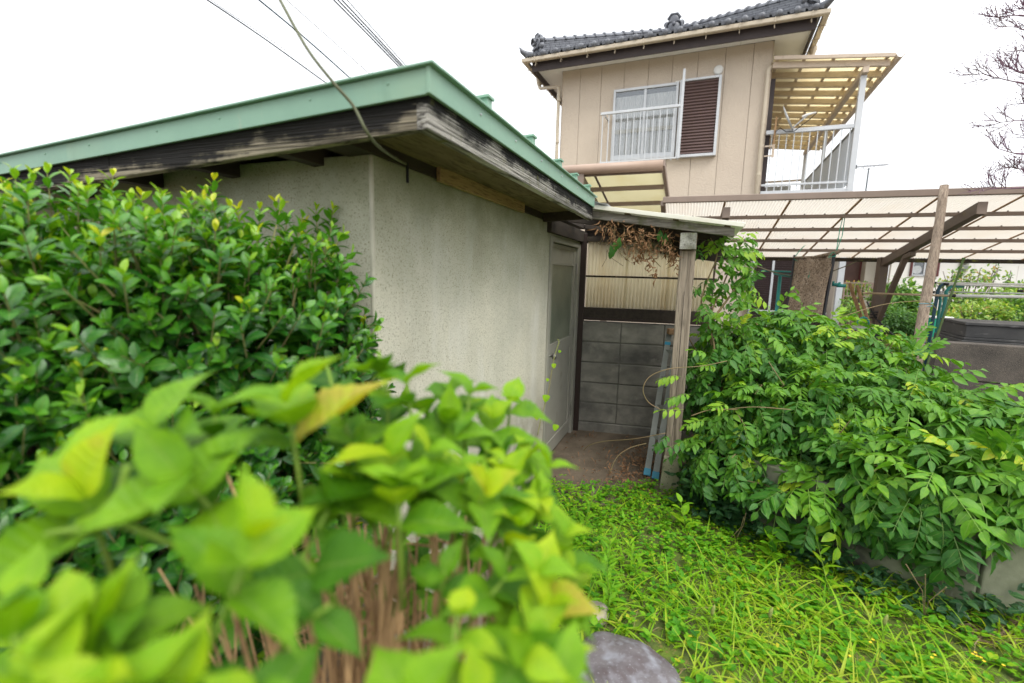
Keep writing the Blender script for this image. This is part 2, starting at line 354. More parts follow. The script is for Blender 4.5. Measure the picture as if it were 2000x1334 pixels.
M['vine'] = surf('vine', (.24, .165, .09), (.17, .14, .06), 9, rough=.9)
M['dry_leaf'] = surf('dry_leaf', (.33, .19, .095), (.19, .105, .05), 22, rough=.9, transl=.25)
M['litter'] = surf('litter', (.30, .165, .08), (.2, .11, .06), 22, rough=.9)
M['straw'] = surf('straw', (.34, .25, .15), (.2, .14, .08), 20, rough=.95)
M['leaf_hedge'] = leafmat('leaf_hedge', [(0, (.012, .07, .012)), (.3, (.026, .14, .011)), (.6, (.095, .30, .011)), (.84, (.29, .50, .016)), (1, (.60, .58, .02))], .22, .28, spec=.6, vein=.2)
M['leaf_hydrangea'] = leafmat('leaf_hydrangea', [(0, (.025, .105, .005)), (.3, (.07, .21, .006)), (.6, (.20, .40, .007)), (.86, (.40, .54, .010)), (1, (.42, .36, .04))], .5, .36, (1.3, 1.15, .25), spec=.3, rib=.35, vein=.9, vn=30)
M['leaf_wisteria'] = leafmat('leaf_wisteria', [(0, (.015, .075, .012)), (.35, (.045, .165, .018)), (.65, (.125, .31, .018)), (.88, (.30, .47, .022)), (1, (.58, .52, .04))], .40, .3, spec=.32)
M['grass'] = leafmat('grass', [(0, (.035, .14, .008)), (.35, (.125, .34, .008)), (.7, (.265, .49, .010)), (1, (.48, .54, .05))], .45, .4, spec=.35, rib=.3, vein=0)
M['clover'] = leafmat('clover', [(0, (.025, .15, .008)), (.45, (.095, .33, .010)), (.8, (.25, .48, .012)), (1, (.55, .48, .03))], .5, .36, spec=.3)
M['leaf_bg'] = leafmat('leaf_bg', [(0, (.035, .12, .03)), (.4, (.11, .26, .045)), (.7, (.25, .4, .06)), (.9, (.48, .55, .12)), (1, (.5, .24, .12))], .5, .35)
M['leaf_dark'] = leafmat('leaf_dark', [(0, (.012, .05, .02)), (.5, (.03, .10, .03)), (1, (.09, .2, .04))], .35, .2)
M['yellow'] = surf('yellow', (.75, .55, .02), rough=.6)

# ------------------------------------------------------------------ leaf templates and bulk meshes
def tmpl(grid_pts, w):                                              # grid of points -> (verts, loops, sizes)
    h = len(grid_pts) // w
    F = [(i * w + j, i * w + j + 1, (i + 1) * w + j + 1, (i + 1) * w + j) for i in range(h - 1) for j in range(w - 1)]
    A = np.array(grid_pts, float); return (A[:, :3], np.array(F, int), A[:, 3:5])
def leaf_t(L=1, wid=.5, seg=5, prof=None, fold=.25, droop=.2, serr=0, wave=0, half=1, tipcurl=0):
    pts = []
    cols = 2 * half + 1
    for i in range(seg + 1):
        s = i / seg
        w = (prof(s) if prof else math.sin(math.pi * min(1, s * .96 + .03)) ** .8) * wid / 2
        if serr and 0 < i < seg: w *= 1 + (serr if i % 2 else -serr)
        w = max(w, .004)
        for j in range(cols):
            a = (j - half) / half
            pts.append((a * w * L, s * L * (1 - .1 * droop * s), L * (abs(a) * w * fold - droop * s * s * .5 + wave * math.sin(s * 9 + a * 2) * w + tipcurl * max(0, s - .7) * -1), a, s))
    return tmpl(pts, cols)
def ovate(s): return max(0, math.sin(math.pi * s ** .75)) ** .85 * (1.0 if s < .9 else 1 - (s - .9) * 4)
def obov(s): return max(0, math.sin(math.pi * (s * .97) ** 1.25)) ** .75
def lance(s): return max(0, math.sin(math.pi * s ** .85)) ** 1.1
def blade(s): return (1 - s) ** .6 * (.6 + .4 * min(1, s * 5))
def frames(d, up):
    y = d / np.linalg.norm(d, axis=-1, keepdims=True)
    z = up - (up * y).sum(-1, keepdims=True) * y
    nz = np.linalg.norm(z, axis=-1, keepdims=True); z = np.where(nz < 1e-4, np.array([.3, .2, 1.]), z / np.maximum(nz, 1e-6))
    z = z - (z * y).sum(-1, keepdims=True) * y; z /= np.linalg.norm(z, axis=-1, keepdims=True)
    x = np.cross(y, z); return np.stack([x, y, z], -1)              # columns
class Leaves:
    """positions, orientations and tints of many leaves of one kind; the largest seen become objects, the rest one mesh"""
    def __init__(s, templates): s.T = templates; s.p = []; s.R = []; s.sc = []; s.t = []; s.k = []
    def add(s, p, d, up, size, tint, k=None):
        p = np.atleast_2d(np.asarray(p, float)); n = len(p)
        d = np.broadcast_to(np.asarray(d, float), (n, 3)); up = np.broadcast_to(np.asarray(up, float), (n, 3))
        s.p.append(p); s.R.append(frames(d, up)); s.sc.append(np.broadcast_to(size, n)); s.t.append(np.broadcast_to(tint, n))
        s.k.append(rng.integers(0, len(s.T), n) if k is None else np.broadcast_to(k, n))
    def cat(s):
        s.P = np.concatenate(s.p); s.RR = np.concatenate(s.R); s.S = np.concatenate(s.sc).astype(float); s.TT = np.clip(np.concatenate(s.t).astype(float), 0, 1); s.K = np.concatenate(s.k)
    def keep(s, mask): s.P, s.RR, s.S, s.TT, s.K = s.P[mask], s.RR[mask], s.S[mask], s.TT[mask], s.K[mask]
    def seen(s, n, cell=24, ok=None):
        """indexes of n leaves that lie in front, nearest of their cell of view"""
        q = proj(s.P + s.RR[:, :, 1] * s.S[:, None] * .5)
        ins = (q[:, 0] > 5) & (q[:, 0] < 1995) & (q[:, 1] > 5) & (q[:, 1] < 1329) & (q[:, 2] > .1)
        if ok is not None: ins &= ok(q)
        idx = np.where(ins)[0]; idx = idx[np.argsort(q[idx, 2])]
        while True:
            key = (q[idx, 0] // cell).astype(int) * 10000 + (q[idx, 1] // cell).astype(int)
            _, first = np.unique(key, return_index=True); got = idx[first]
            if len(got) >= n or cell < 6: break
            cell *= .85
        return got[np.argsort(-(s.S[got] / q[got, 2]))][:n]
    def bulk(s, idx, name, m, parent=None, stuff=True):
        Vs = []; Fs = []; Ts = []; As = []; off = 0
        for k, (V, F, AS) in enumerate(s.T):
            ii = idx[s.K[idx] == k]
            if not len(ii): continue
            X = np.einsum('nij,vj->nvi', s.RR[ii], V) * s.S[ii][:, None, None] + s.P[ii][:, None, :]
            nv = len(V); Vs.append(X.reshape(-1, 3)); As.append(np.tile(AS, (len(ii), 1))); Ts.append(np.repeat(s.TT[ii], nv))
            Fs.append((F[None] + (np.arange(len(ii)) * nv)[:, None, None] + off).reshape(-1, 4)); off += nv * len(ii)
        return quads(name, np.concatenate(Vs), np.concatenate(Fs), m, parent, np.concatenate(Ts), stuff, np.concatenate(As))
    def objects(s, idx, name, m, parent, inv=None):
        meshes = []
        for V, F, AS in s.T:
            me = bpy.data.meshes.new(name); me.from_pydata(V.tolist(), [], F.tolist()); leafattr(me, AS); me.polygons.foreach_set('use_smooth', [True] * len(F)); me.materials.append(m); meshes.append(me)
        for i in idx:
            o = bpy.data.objects.new(name, meshes[s.K[i]]); COL.objects.link(o); o.parent = parent
            A = Matrix.Identity(4)
            for r in range(3):
                for c_ in range(3): A[r][c_] = s.RR[i, r, c_] * s.S[i]
                A[r][3] = s.P[i, r]
            o.matrix_local = (inv @ A) if inv else A
            o['tint'] = float(s.TT[i])
def leafattr(me, AS):
    for i, nm in enumerate(('leaf_across', 'leaf_along')): me.attributes.new(nm, 'FLOAT', 'POINT').data.foreach_set('value', AS[:, i].astype(np.float32))
def quads(name, V, F, m, parent=None, tint=None, stuff=True, AS=None):
    me = bpy.data.meshes.new(name); me.vertices.add(len(V)); me.vertices.foreach_set('co', V.astype(np.float32).ravel())
    me.loops.add(F.size); me.loops.foreach_set('vertex_index', F.astype(np.int32).ravel())
    me.polygons.add(len(F)); me.polygons.foreach_set('loop_start', np.arange(0, F.size, 4, dtype=np.int32))
    me.polygons.foreach_set('use_smooth', np.ones(len(F), bool))
    if tint is not None: me.attributes.new('tint', 'FLOAT', 'POINT').data.foreach_set('value', tint.astype(np.float32))
    if AS is not None: leafattr(me, AS)
    me.update(calc_edges=True)
    o = link(name, me, m, parent)
    if stuff: o['kind'] = 'stuff'
    return o
def base_thing(name, label, cat, loc, group=None):
    """a plant: Empty at its foot; children are modelled in world coordinates, so they get the inverse shift"""
    o = thing(name, label, cat, loc, 0, group); return o, Matrix.Translation(-Vector(loc))
def shift(o, inv): o.matrix_local = inv; return o
def unit(v): v = np.asarray(v, float); return v / np.linalg.norm(v, axis=-1, keepdims=True)
def blob_points(blobs, n, shell=.25):
    """points in the outer shell of a union of ellipsoids, with outward normals"""
    C = np.array([b[0] for b in blobs]); A = np.array([b[1] for b in blobs])
    w = (A[:, 0] * A[:, 1] + A[:, 0] * A[:, 2] + A[:, 1] * A[:, 2]); w /= w.sum()
    k = rng.choice(len(blobs), n * 3, p=w); u = unit(rng.normal(size=(n * 3, 3))); r = 1 - shell * rng.random(n * 3) ** 1.5
    p = C[k] + A[k] * u * r[:, None]; nrm = unit(u / A[k])
    ins = np.zeros(len(p), bool)
    for j in range(len(blobs)):
        ins |= ((((p - C[j]) / A[j]) ** 2).sum(1) < (1 - shell) ** 2) & (k != j)
    p, nrm = p[~ins], nrm[~ins]; return p[:n], nrm[:n]

exec_after = []
# ================================================================== THE SETTING
gx, gn = 60, 90
def ground_z(x, y): return .018 * math.sin(x * 2.1 + y) + .012 * math.sin(y * 3.3 - x * 1.7)
near = [[(x, y, ground_z(x, y)) for x in np.linspace(-6, 9, 76)] for y in np.linspace(-4, 12, 81)]
g = MB().sheet(near)
for a, b in (((-600, -600), (600, -4)), ((-600, 12), (600, 900)), ((-600, -4), (-6, 12)), ((9, -4), (600, 12))):
    g.add([(a[0], a[1], -.03), (b[0], a[1], -.03), (b[0], b[1], -.03), (a[0], b[1], -.03)], [(0, 1, 2, 3)])
tag(part('ground', g, M['soil'], smooth=True), 'brown bare soil ground of the garden', kind='structure')
# raised planting ground at the back of the garden
gb = MB().sheet([[(x, y, .42 + .03 * math.sin(x * 2 + y * 3) + (-.6 if y < 7.3 or x < 4.6 or x > 17.5 else 0)) for x in np.linspace(4.4, 18, 40)] for y in np.linspace(7.0, 13.4, 20)])
tag(part('garden_bed', gb, M['soil'], smooth=True), 'raised dark soil bed at the back of the garden', kind='structure')

# ================================================================== THE SHED (frame: u along the left wall to the right, v along the right wall away from us)
SH = (-.482, 1.632, 0); SY = -20.8
shed = thing('shed', 'low stucco shed with green metal roof edge and burnt-looking eave boards, beside the leafy hedge', 'shed', SH, SY)
# right wall with the door opening (door from v=2.18 to 3.06), left wall, back walls
w = MB()
prof_ = [(-3.2, 0), (0, 0), (0, 2.10), (-.12, 2.10), (-.12, .12), (-3.2, .12)]
w.add([(x, y, z) for z in (0, 1.93) for x, y in prof_], [(0, 5, 4, 1), (1, 4, 3, 2), (6, 7, 10, 11), (7, 8, 9, 10)] + [(k, (k + 1) % 6, 6 + (k + 1) % 6, 6 + k) for k in range(6)])
w.box((-.12, 2.1005, 1.83), (0, 3.10, 1.93))
w.box((-.12, 3.06, 0), (0, 3.20, 1.83)); w.box((-3.2, 3.08, 0), (-.12, 3.20, 1.93)); w.box((-3.2, .12, 0), (-3.08, 3.08, 1.86))
part('wall', w, M['stucco'], shed, bevel=.006)
part('inner_floor', MB().box((-3.05, .15, -.02), (-.15, 3.05, .03)), M['dark_room'], shed)
part('corner_bead', MB().box((-.013, -.003, 0), (.003, .012, 1.925)), surf('corner_plaster', (.52, .495, .405), (.40, .385, .31), 9, rough=.9, bump=.6, bscale=90, stains=[((.30, .30, .2), 5, .58, .75)]), shed, bevel=.006)
def roofz(u): return (u - .345) * .0502                             # the roof falls to the left
def slab(u0, u1, v0, v1, z0, z1, n=1, mb=None):
    mb = mb or MB()
    for i in range(n):
        a, b = u0 + (u1 - u0) * i / n, u0 + (u1 - u0) * (i + 1) / n
        V = [(u, v, z + roofz(u)) for z in (z0, z1) for v in (v0, v1) for u in (a, b)]
        mb.add(V, [(0, 2, 3, 1), (4, 5, 7, 6), (0, 1, 5, 4), (2, 6, 7, 3), (0, 4, 6, 2), (1, 3, 7, 5)])
    return mb
# fascia boards (left run in two lengths), metal fascia with drip lip
for a, b in ((-3.6, -1.02), (-1.018, .32)):
    part('eave_board', slab(a, b, -.197, -.165, 1.928, 2.02), M['board_x'], shed, bevel=.003)
part('eave_board', slab(.300, .335, -.199, 2.0, 1.926, 2.02), M['board_y'], shed, bevel=.003, label='burnt and silvered eave board with raised grain on the right side')
for a, b in ((-3.6, -1.24), (-1.243, .345)):
    part('metal_fascia', slab(a, b, -.212, -.2, 2.008, 2.075), M['green_metal'], shed, bevel=.002)
part('metal_fascia', slab(.338, .350, -.215, 1.98, 2.009, 2.076), M['green_metal'], shed, bevel=.002)
lip = slab(-3.62, .365, -.226, -.17, 2.076, 2.083); slab(.31, .366, -.17, 1.99, 2.076, 2.083, mb=lip)
part('drip_edge', lip, M['green_metal'], shed, bevel=.002)
part('roof_sheet', slab(-3.6, .31, -.16, 1.99, 2.066, 2.079), M['green_metal'], shed)
rib = MB().box((-3.6, -.018, 0), (.355, .018, .036)); rib.box((-3.6, -.026, .034), (.362, .026, .042))
me = rib.mesh('batten_cap'); me.materials.append(M['green_metal'])
for v in (.165, .63, 1.07, 1.42, 1.78):
    o = bpy.data.objects.new('batten_cap', me); COL.objects.link(o); o.parent = shed; o.location = (0, v, 2.083 + roofz(0)); o.rotation_euler = (0, -math.atan(.0502), 0)
# fixings on the fascia
sn = MB().lathe([(.0032, 0), (.0032, .002), (.001, .003)], 8, axis=(0, -1, 0)).mesh('nail'); sn.materials.append(M['green_metal'])
for u in (.22, -.05, -.42, -.72, -1.1, -1.38, -1.7, -2.0):
    o = bpy.data.objects.new('nail', sn); COL.objects.link(o); o.parent = shed; o.location = (u, -.212, 2.052 + roofz(u))
sn2 = MB().lathe([(.004, 0), (.004, .003), (.001, .005)], 8, axis=(1, 0, 0)).mesh('nail'); sn2.materials.append(M['galv'])
for v in (.1, .42, .75, 1.1, 1.45, 1.75):
    o = bpy.data.objects.new('nail', sn2); COL.objects.link(o); o.parent = shed; o.location = (.350, v, 2.05)
# soffit sheets, rafters, wall plates, pale plank
for a, b in ((-.165, .52), (.524, 1.18), (1.184, 1.98)):
    part('soffit_sheet', slab(-.02, .30, a, b, 1.985, 1.995), M['ply'], shed)
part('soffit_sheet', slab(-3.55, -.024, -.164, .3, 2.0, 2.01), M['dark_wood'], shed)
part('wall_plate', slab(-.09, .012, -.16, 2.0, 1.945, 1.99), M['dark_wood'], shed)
part('pale_plank', slab(.014, .034, .402, 1.432, 1.962 - .033, 1.992), M['ply_light'], shed, bevel=.002)
for u in (-.22, -.62, -1.05, -1.5, -2.0, -2.5):
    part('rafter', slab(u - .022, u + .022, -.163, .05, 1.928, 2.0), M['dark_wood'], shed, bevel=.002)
for v in (1.90,):
    part('rafter', slab(.012, .299, v - .02, v + .02, 1.925, 1.985), M['dark_wood'], shed, bevel=.002)
part('back_roof', MB().box((-3.4, 2.0, 1.99), (.0, 3.35, 2.03)), M['dark_wood'], shed)
# door: frame, stile and rails, frosted pane, top pane, knob, hinges
df = MB().box((-.06, 2.10, 0), (.012, 2.165, 1.83)).box((-.06, 3.02, 0), (.012, 3.10, 1.83)).box((-.06, 2.165, 1.79), (.012, 3.02, 1.83))
door_y0, door_y1 = 2.17, 3.015
dfr = part('door_frame', df, M['door'], shed, bevel=.004)
dr = MB()
dr.box((-.045, door_y0, .02), (-.012, door_y0 + .07, 1.785)); dr.box((-.045, door_y1 - .07, .02), (-.012, door_y1, 1.785))
for z0, z1 in ((.02, .14), (.88, .98), (1.62, 1.635), (1.755, 1.785)): dr.box((-.045, door_y0 + .07, z0), (-.012, door_y1 - .07, z1))
dr.box((-.038, door_y0 + .07, .14), (-.02, door_y1 - .07, .88)); dr.box((-.038, door_y0 + .07, 1.635), (-.02, door_y1 - .07, 1.755))
door = part('door', dr, M['door'], shed, bevel=.003, label='grey painted door with a tall frosted pane')
part('pane', MB().box((-.034, door_y0 + .07, .98), (-.026, door_y1 - .07, 1.62)), M['frosted'], door)
kn = MB().lathe([(.026, 0), (.026, .006), (.011, .008), (.011, .035), (.024, .040), (.027, .055), (.022, .068), (.008, .072)], 14, at=(-.012, door_y0 + .035, .90), axis=(1, 0, 0))
part('knob', kn, M['steel'], door, smooth=True)
for z in (.25, 1.0, 1.6): part('hinge', MB().tube([(.002, 3.018, z - .05), (.002, 3.018, z + .05)], .007, 8), M['steel'], door)

# ------------------------------------------------------------------ porch in front of the door
porch = thing('porch', 'weathered timber porch with a post, beam and white corrugated roof sheet beside the shed door', 'porch', SH, SY)
post = MB()
pg = [(0, .27), (0, .6), (0, 1.1), (0, 1.728)]
post.box((.927, 2.09, .262), (1.028, 2.19, 1.728)); o_post = part('post', post, M['post_wood'], porch, bevel=.006)
part('crack', MB().box((.972, 2.0885, .5), (.9755, 2.092, 1.45)), M['dark_wood'], o_post)
ft = MB(); fv = [(.9775 + sx * r_, 2.14 + sy * r_, z) for r_, z in ((.071, -.06), (.069, .04), (.060, .20), (.0555, .266)) for sx, sy in ((-1, -1), (1, -1), (1, 1), (-1, 1))]
ft.add(fv, [(i * 4 + k, i * 4 + (k + 1) % 4, i * 4 + 4 + (k + 1) % 4, i * 4 + 4 + k) for i in range(3) for k in range(4)] + [(12, 13, 14, 15)])
part('footing', ft, M['concrete'], porch, bevel=.01)
bpy.data.objects[o_post.name]['label'] = 'square weathered post with a long crack'
bm_ = part('beam', MB().box((.922, 2.035, 1.73), (1.030, 3.32, 1.842)), M['beam_y'], porch, bevel=.012)
part('beam_end', MB().box((.925, 2.0335, 1.733), (1.027, 2.036, 1.839)), M['beam_end'], bm_)
def pz(u): return 1.954 - (u - .237) * .1395                        # underside of the porch rafters
def slope_box(u0, u1, v0, v1, dz0, dz1, mb=None):
    mb = mb or MB(); V = [(u, v, pz(u) + z) for z in (dz0, dz1) for v in (v0, v1) for u in (u0, u1)]
    return mb.add(V, [(0, 2, 3, 1), (4, 5, 7, 6), (0, 1, 5, 4), (2, 6, 7, 3), (0, 4, 6, 2), (1, 3, 7, 5)])
part('rafter', slope_box(.015, 1.25, 2.03, 2.075, 0, .055), M['rafter_x'], porch, bevel=.003)
for v in (2.62, 3.22): part('rafter', slope_box(.015, 1.24, v, v + .045, 0, .055), M['dark_wood'], porch, bevel=.003)
part('end_board', slope_box(.0, 1.26, 3.285, 3.31, -.13, .055), M['dark_wood'], porch)
part('ledger', MB().box((.001, 2.02, 1.85), (.035, 3.30, 1.95)), M['dark_wood'], porch)
for u in (.25, .55, .87, 1.19): part('purlin', slope_box(u, u + .035, 2.02, 3.30, .056, .066), M['beam_y'], porch)
sh = MB(); n = 42
sh.sheet([[(u, 2.0 + (3.34 - 2.0) * j / (n * 4), pz(u) + .079 + .008 * math.sin(j / 4 * 2 * math.pi)) for j in range(n * 4 + 1)] for u in (.20, .75, 1.305)])
part('roof_sheet', sh, M['white_sheet'], porch, smooth=True, solid=.003)
part('edge_strip', slope_box(.21, 1.30, 1.985, 2.006, .062, .09), M['white_sheet'], porch, bevel=.002)
fl = MB().sheet([[(.19 + .25 * i / 6, v, pz(.19 + .25 * i / 6) + .088 + .02 + .035 * (1 - i / 6) * (1 if v < 2.3 else .6) + .012 * math.sin(i)) for v in (1.97, 2.2, 2.6)] for i in range(7)])
part('flashing', fl, M['galv'], porch, smooth=True, solid=.002)

# ------------------------------------------------------------------ block wall and corrugated screen behind the porch (own frame)
BO = (.675, 4.549, 0); BYA = -13.5
bw = thing('block_wall', 'low wall of grey stained concrete blocks at the back of the porch', 'wall', BO, BYA)
bk = MB().box((.004, 0, .003), (.390, .10, .193)).mesh('concrete_block'); bk.materials.append(M['block'])
part('mortar', MB().box((-.01, .008, .05), (1.20, .092, 1.10)), M['mortar'], bw)
part('footing', MB().box((-.02, -.012, -.1), (1.22, .11, .095)), M['block'], bw, bevel=.006)
for r in range(5):
    for q in range(-1, 3):
        u = (q * .394 - .02)
        u0, u1 = max(u, -.01), min(u + .394, 1.2)
        if u1 - u0 < .05: continue
        o = bpy.data.objects.new('concrete_block', bk); COL.objects.link(o); o.parent = bw
        o.location = (u0, random.uniform(-.003, .003), .10 + r * .2015); o.scale = ((u1 - u0) / .394, 1, 1)
        o.rotation_euler = (random.uniform(-.008, .008), 0, random.uniform(-.004, .004))
        b = o.modifiers.new('bevel', 'BEVEL'); b.width = .006; b.segments = 2
scr = thing('plastic_screen', 'yellowed corrugated plastic screen in a dark frame above the block wall', 'screen', BO, BYA)
for i, (a, b) in enumerate(((0.02, .40), (.385, .78), (.765, 1.16))):
    k = 12
    s_ = MB().sheet([[(a + (b - a) * j / (k * 4), .055 + .004 * i + .008 * math.sin(j / 4 * 2 * math.pi), z) for j in range(k * 4 + 1)] for z in (1.20, 1.9)])
    part('corrugated_panel', s_, M['screen_sheet'], scr, smooth=True, solid=.0015)
part('rail', MB().box((.0, .022, 1.525), (1.18, .042, 1.542)), M['dark_wood'], scr, bevel=.002)
part('sill', MB().box((-.01, -.004, 1.115), (1.2, .09, 1.235)), M['dark_wood'], scr, bevel=.003)
part('sill_strip', MB().box((-.01, -.012, 1.118), (1.2, -.003, 1.14)), M['brown_post'], scr)
part('top_rail', MB().box((.0, .02, 1.86), (1.18, .05, 1.905)), M['dark_wood'], scr, bevel=.002)
part('jamb', MB().box((-.075, -.03, .0), (.012, .06, 1.93)), M['brown_post'], scr, bevel=.004)
part('nail', MB().lathe([(.004, 0), (.004, .006)], 6, at=(.3, .021, 1.533), axis=(0, -1, 0)), M['rust_joint'], scr)

# ------------------------------------------------------------------ folded ladder behind the post
def shedpt(u, v, z): X, Y = dxy(SY); return np.array(SH) + X * u + Y * v + np.array([0, 0, z])
lad = thing('ladder', 'folded aluminium stepladder with blue taped feet leaning behind the porch post', 'ladder', SH, SY)
for (a, b) in (((.80, 2.28, .01), (.86, 3.05, 1.06)), ((.865, 2.24, .01), (.935, 3.0, 1.06))):
    r_ = part('rail', MB().bar(a, b, .046, .024, up=(0, 1, .3)), M['old_aluminium'], lad, bevel=.002)
    d_ = (np.array(b) - np.array(a)); d_ /= np.linalg.norm(d_)
    part('foot', MB().bar(a, np.array(a) + d_ * .055, .051, .029, up=(0, 1, .3)), M['blue_tape'], r_)
    part('top_tape', MB().bar(np.array(b) - d_ * .14, np.array(b) - d_ * .11, .049, .027, up=(0, 1, .3)), M['blue_tape'], r_)
    part('rivet', MB().lathe([(.005, 0), (.005, .004)], 8, at=tuple(np.array(a) + d_ * .14 + np.array([-.012, -.012, 0])), axis=(-.3, -1, 0)), M['steel'], r_)
for f_ in (.25, .45, .65, .85):
    a = np.array((.80, 2.28, .01)) * (1 - f_) + np.array((.86, 3.05, 1.06)) * f_; b = np.array((.865, 2.24, .01)) * (1 - f_) + np.array((.935, 3.0, 1.06)) * f_
    part('rung', MB().bar(a, b, .02, .03), M['old_aluminium'], lad)
part('wooden_cap', MB().bar((.85, 2.98, 1.07), (.95, 3.02, 1.07), .07, .05), M['log'], lad, bevel=.006)

# ================================================================== THE HOUSE (frame: u along the front, v into depth)
HO = (.946, 10.716, 0); HY = -22.95
house = thing('house', 'two storey beige panelled house with dark tiled hip roof behind the carport', 'house', HO, HY)
part('wall', MB().box((.005, .03, 0), (3.935, 8.2, 5.79)), M['backing'], house)
seam = [0, .383, .833, 1.302, 1.773, 2.227, 2.688, 3.169, 3.639, 3.941]
for a, b in zip(seam[:-1], seam[1:]):
    part('siding_panel', MB().box((a + .003, 0, -.05), (b - .003, .029, 5.80)), M['siding'], house, bevel=.004)
for k in range(18):
    a = .03 + k * .455
    part('siding_panel', MB().box((3.936, a + .003, -.05), (3.962, a + .452, 5.80)), M['siding'], house, bevel=.004)
for k in range(10):
    a = .03 + k * .455
    part('siding_panel', MB().box((-.022, a + .003, -.05), (.004, a + .452, 5.80)), M['siding'], house, bevel=.004)
part('ground_wall', MB().box((5.25, .06, 0), (5.33, 5.6, 3.05)), M['siding'], house)
# soffit panels, fascias, gutters
for a, b in ((-.50, .36), (.364, 1.30), (1.304, 2.42), (2.424, 3.40), (3.404, 4.50)):
    part('soffit_panel', MB().box((a, -.43, 5.803), (b, -.001, 5.815)), M['soffit'], house)
vs = MB()
for k in range(44): vs.box((1.34 + k * .024, -.40, 5.798), (1.352 + k * .024, -.05, 5.803))
part('soffit_vent', vs, M['soffit'], house)
for k in range(8):
    for a, b in ((-.50, -.024), (3.964, 4.50)):
        part('soffit_panel', MB().box((a, k * 1.0 + .002, 5.803), (b, k + .998, 5.815)), M['soffit'], house)
part('fascia', MB().box((-.53, -.46, 5.685), (4.528, -.432, 5.915)), M['fascia'], house, bevel=.003)
part('fascia', MB().box((-.53, -.43, 5.687), (-.502, 8.3, 5.913)), M['fascia'], house, bevel=.003)
part('fascia', MB().box((4.50, -.43, 5.687), (4.528, 8.3, 5.913)), M['fascia'], house, bevel=.003)
def gutter(pts, name='gutter'):
    pr = [(0, .07), (-.008, .07), (-.008, 0.012), (0, 0), (.075, 0), (.085, .012), (.088, .07), (.078, .07), (.075, .016), (0.006, .010)]
    mb = MB(); V = []
    for (p, n_) in pts:
        V += [(p[0] + n_[0] * q[0], p[1] + n_[1] * q[0], p[2] + q[1]) for q in pr]
    k = len(pr); F = [(i * k + j, i * k + (j + 1) % k, (i + 1) * k + (j + 1) % k, (i + 1) * k + j) for i in range(len(pts) - 1) for j in range(k)]
    return mb.add(V, F)
gz = 5.835
gut = part('gutter', gutter([((-.62, 8.3, gz), (-1, 0)), ((-.62, -.535, gz), (-1, -1)), ((4.61, -.535, gz), (1, -1)), ((4.61, 8.3, gz), (1, 0))]), M['cream_trim'], house)
br = MB().box((-.006, -.10, -.006), (.006, -.0895, .075)).box((-.006, -.10, -.010), (.006, .075, -.002)).box((-.006, -.02, -.075), (.006, -.01, -.01)).box((-.006, -.05, -.078), (.006, -.02, -.07)).mesh('bracket'); br.materials.append(M['cream_trim'])
for k in range(10):
    o = bpy.data.objects.new('bracket', br); COL.objects.link(o); o.parent = gut; o.location = (-.42 + k * .54, -.535, gz)
for k in range(9):
    for sx in (-1, 1):
        o = bpy.data.objects.new('bracket', br); COL.objects.link(o); o.parent = gut; o.location = ((-.62 if sx < 0 else 4.61), -.2 + k * .5, gz); o.rotation_euler = (0, 0, -math.pi / 2 if sx < 0 else math.pi / 2)
def pipe(pts, r=.036, name='downspout'):
    out = [pts[0]]
    for i in range(1, len(pts) - 1):
        a, b, c2 = (Vector(p) for p in pts[i - 1:i + 2])
        out += [tuple(b + (a - b).normalized() * .05), tuple(b + ((a - b).normalized() + (c2 - b).normalized()) * .015), tuple(b + (c2 - b).normalized() * .05)]
    out.append(pts[-1]); dsp = part(name, MB().tube(out, r, 12), M['cream_trim'], house, smooth=True)
    return dsp
d1 = pipe([(-.66, .35, 5.84), (-.66, .35, 5.66), (-.075, -.02, 5.50), (-.06, -.045, .1)])
d2 = pipe([(4.65, .62, 5.84), (4.65, .62, 5.62), (3.90, -.065, 5.32), (3.90, -.065, .1)])
for dsp, xy in ((d1, (-.06, -.045)), (d2, (3.90, -.065))):
    for z in (2.2, 3.45, 3.95, 4.35, 5.2): part('collar', MB().lathe([(.041, z), (.041, z + .05)], 12, at=(*xy, 0)), M['cream_trim'], dsp)
part('funnel', MB().lathe([(.075, .0), (.07, .05), (.04, .13)], 12, at=(-.66, .35, 5.835), axis=(0, 0, -1)), M['cream_trim'], d1)
part('funnel', MB().lathe([(.075, .0), (.07, .05), (.04, .13)], 12, at=(4.65, .62, 5.835), axis=(0, 0, -1)), M['cream_trim'], d2)
# hip roof
EL, ER, EF, EZ = -.60, 4.60, -.58, 5.93
AP = Vector((2.0, 1.95, 6.84)); slopef = (AP.z - EZ) / (AP.y - EF)
rf = MB()
rf.add([(EL, EF, EZ), (ER, EF, EZ), tuple(AP), (EL, 8.4, EZ), (ER, 8.4, EZ), (2, 8.4, 6.84)], [(0, 1, 2), (0, 2, 5, 3), (1, 4, 5, 2), (0, 3, 4, 1), (3, 5, 4)])
roof = part('roof', rf, M['tile'], house)
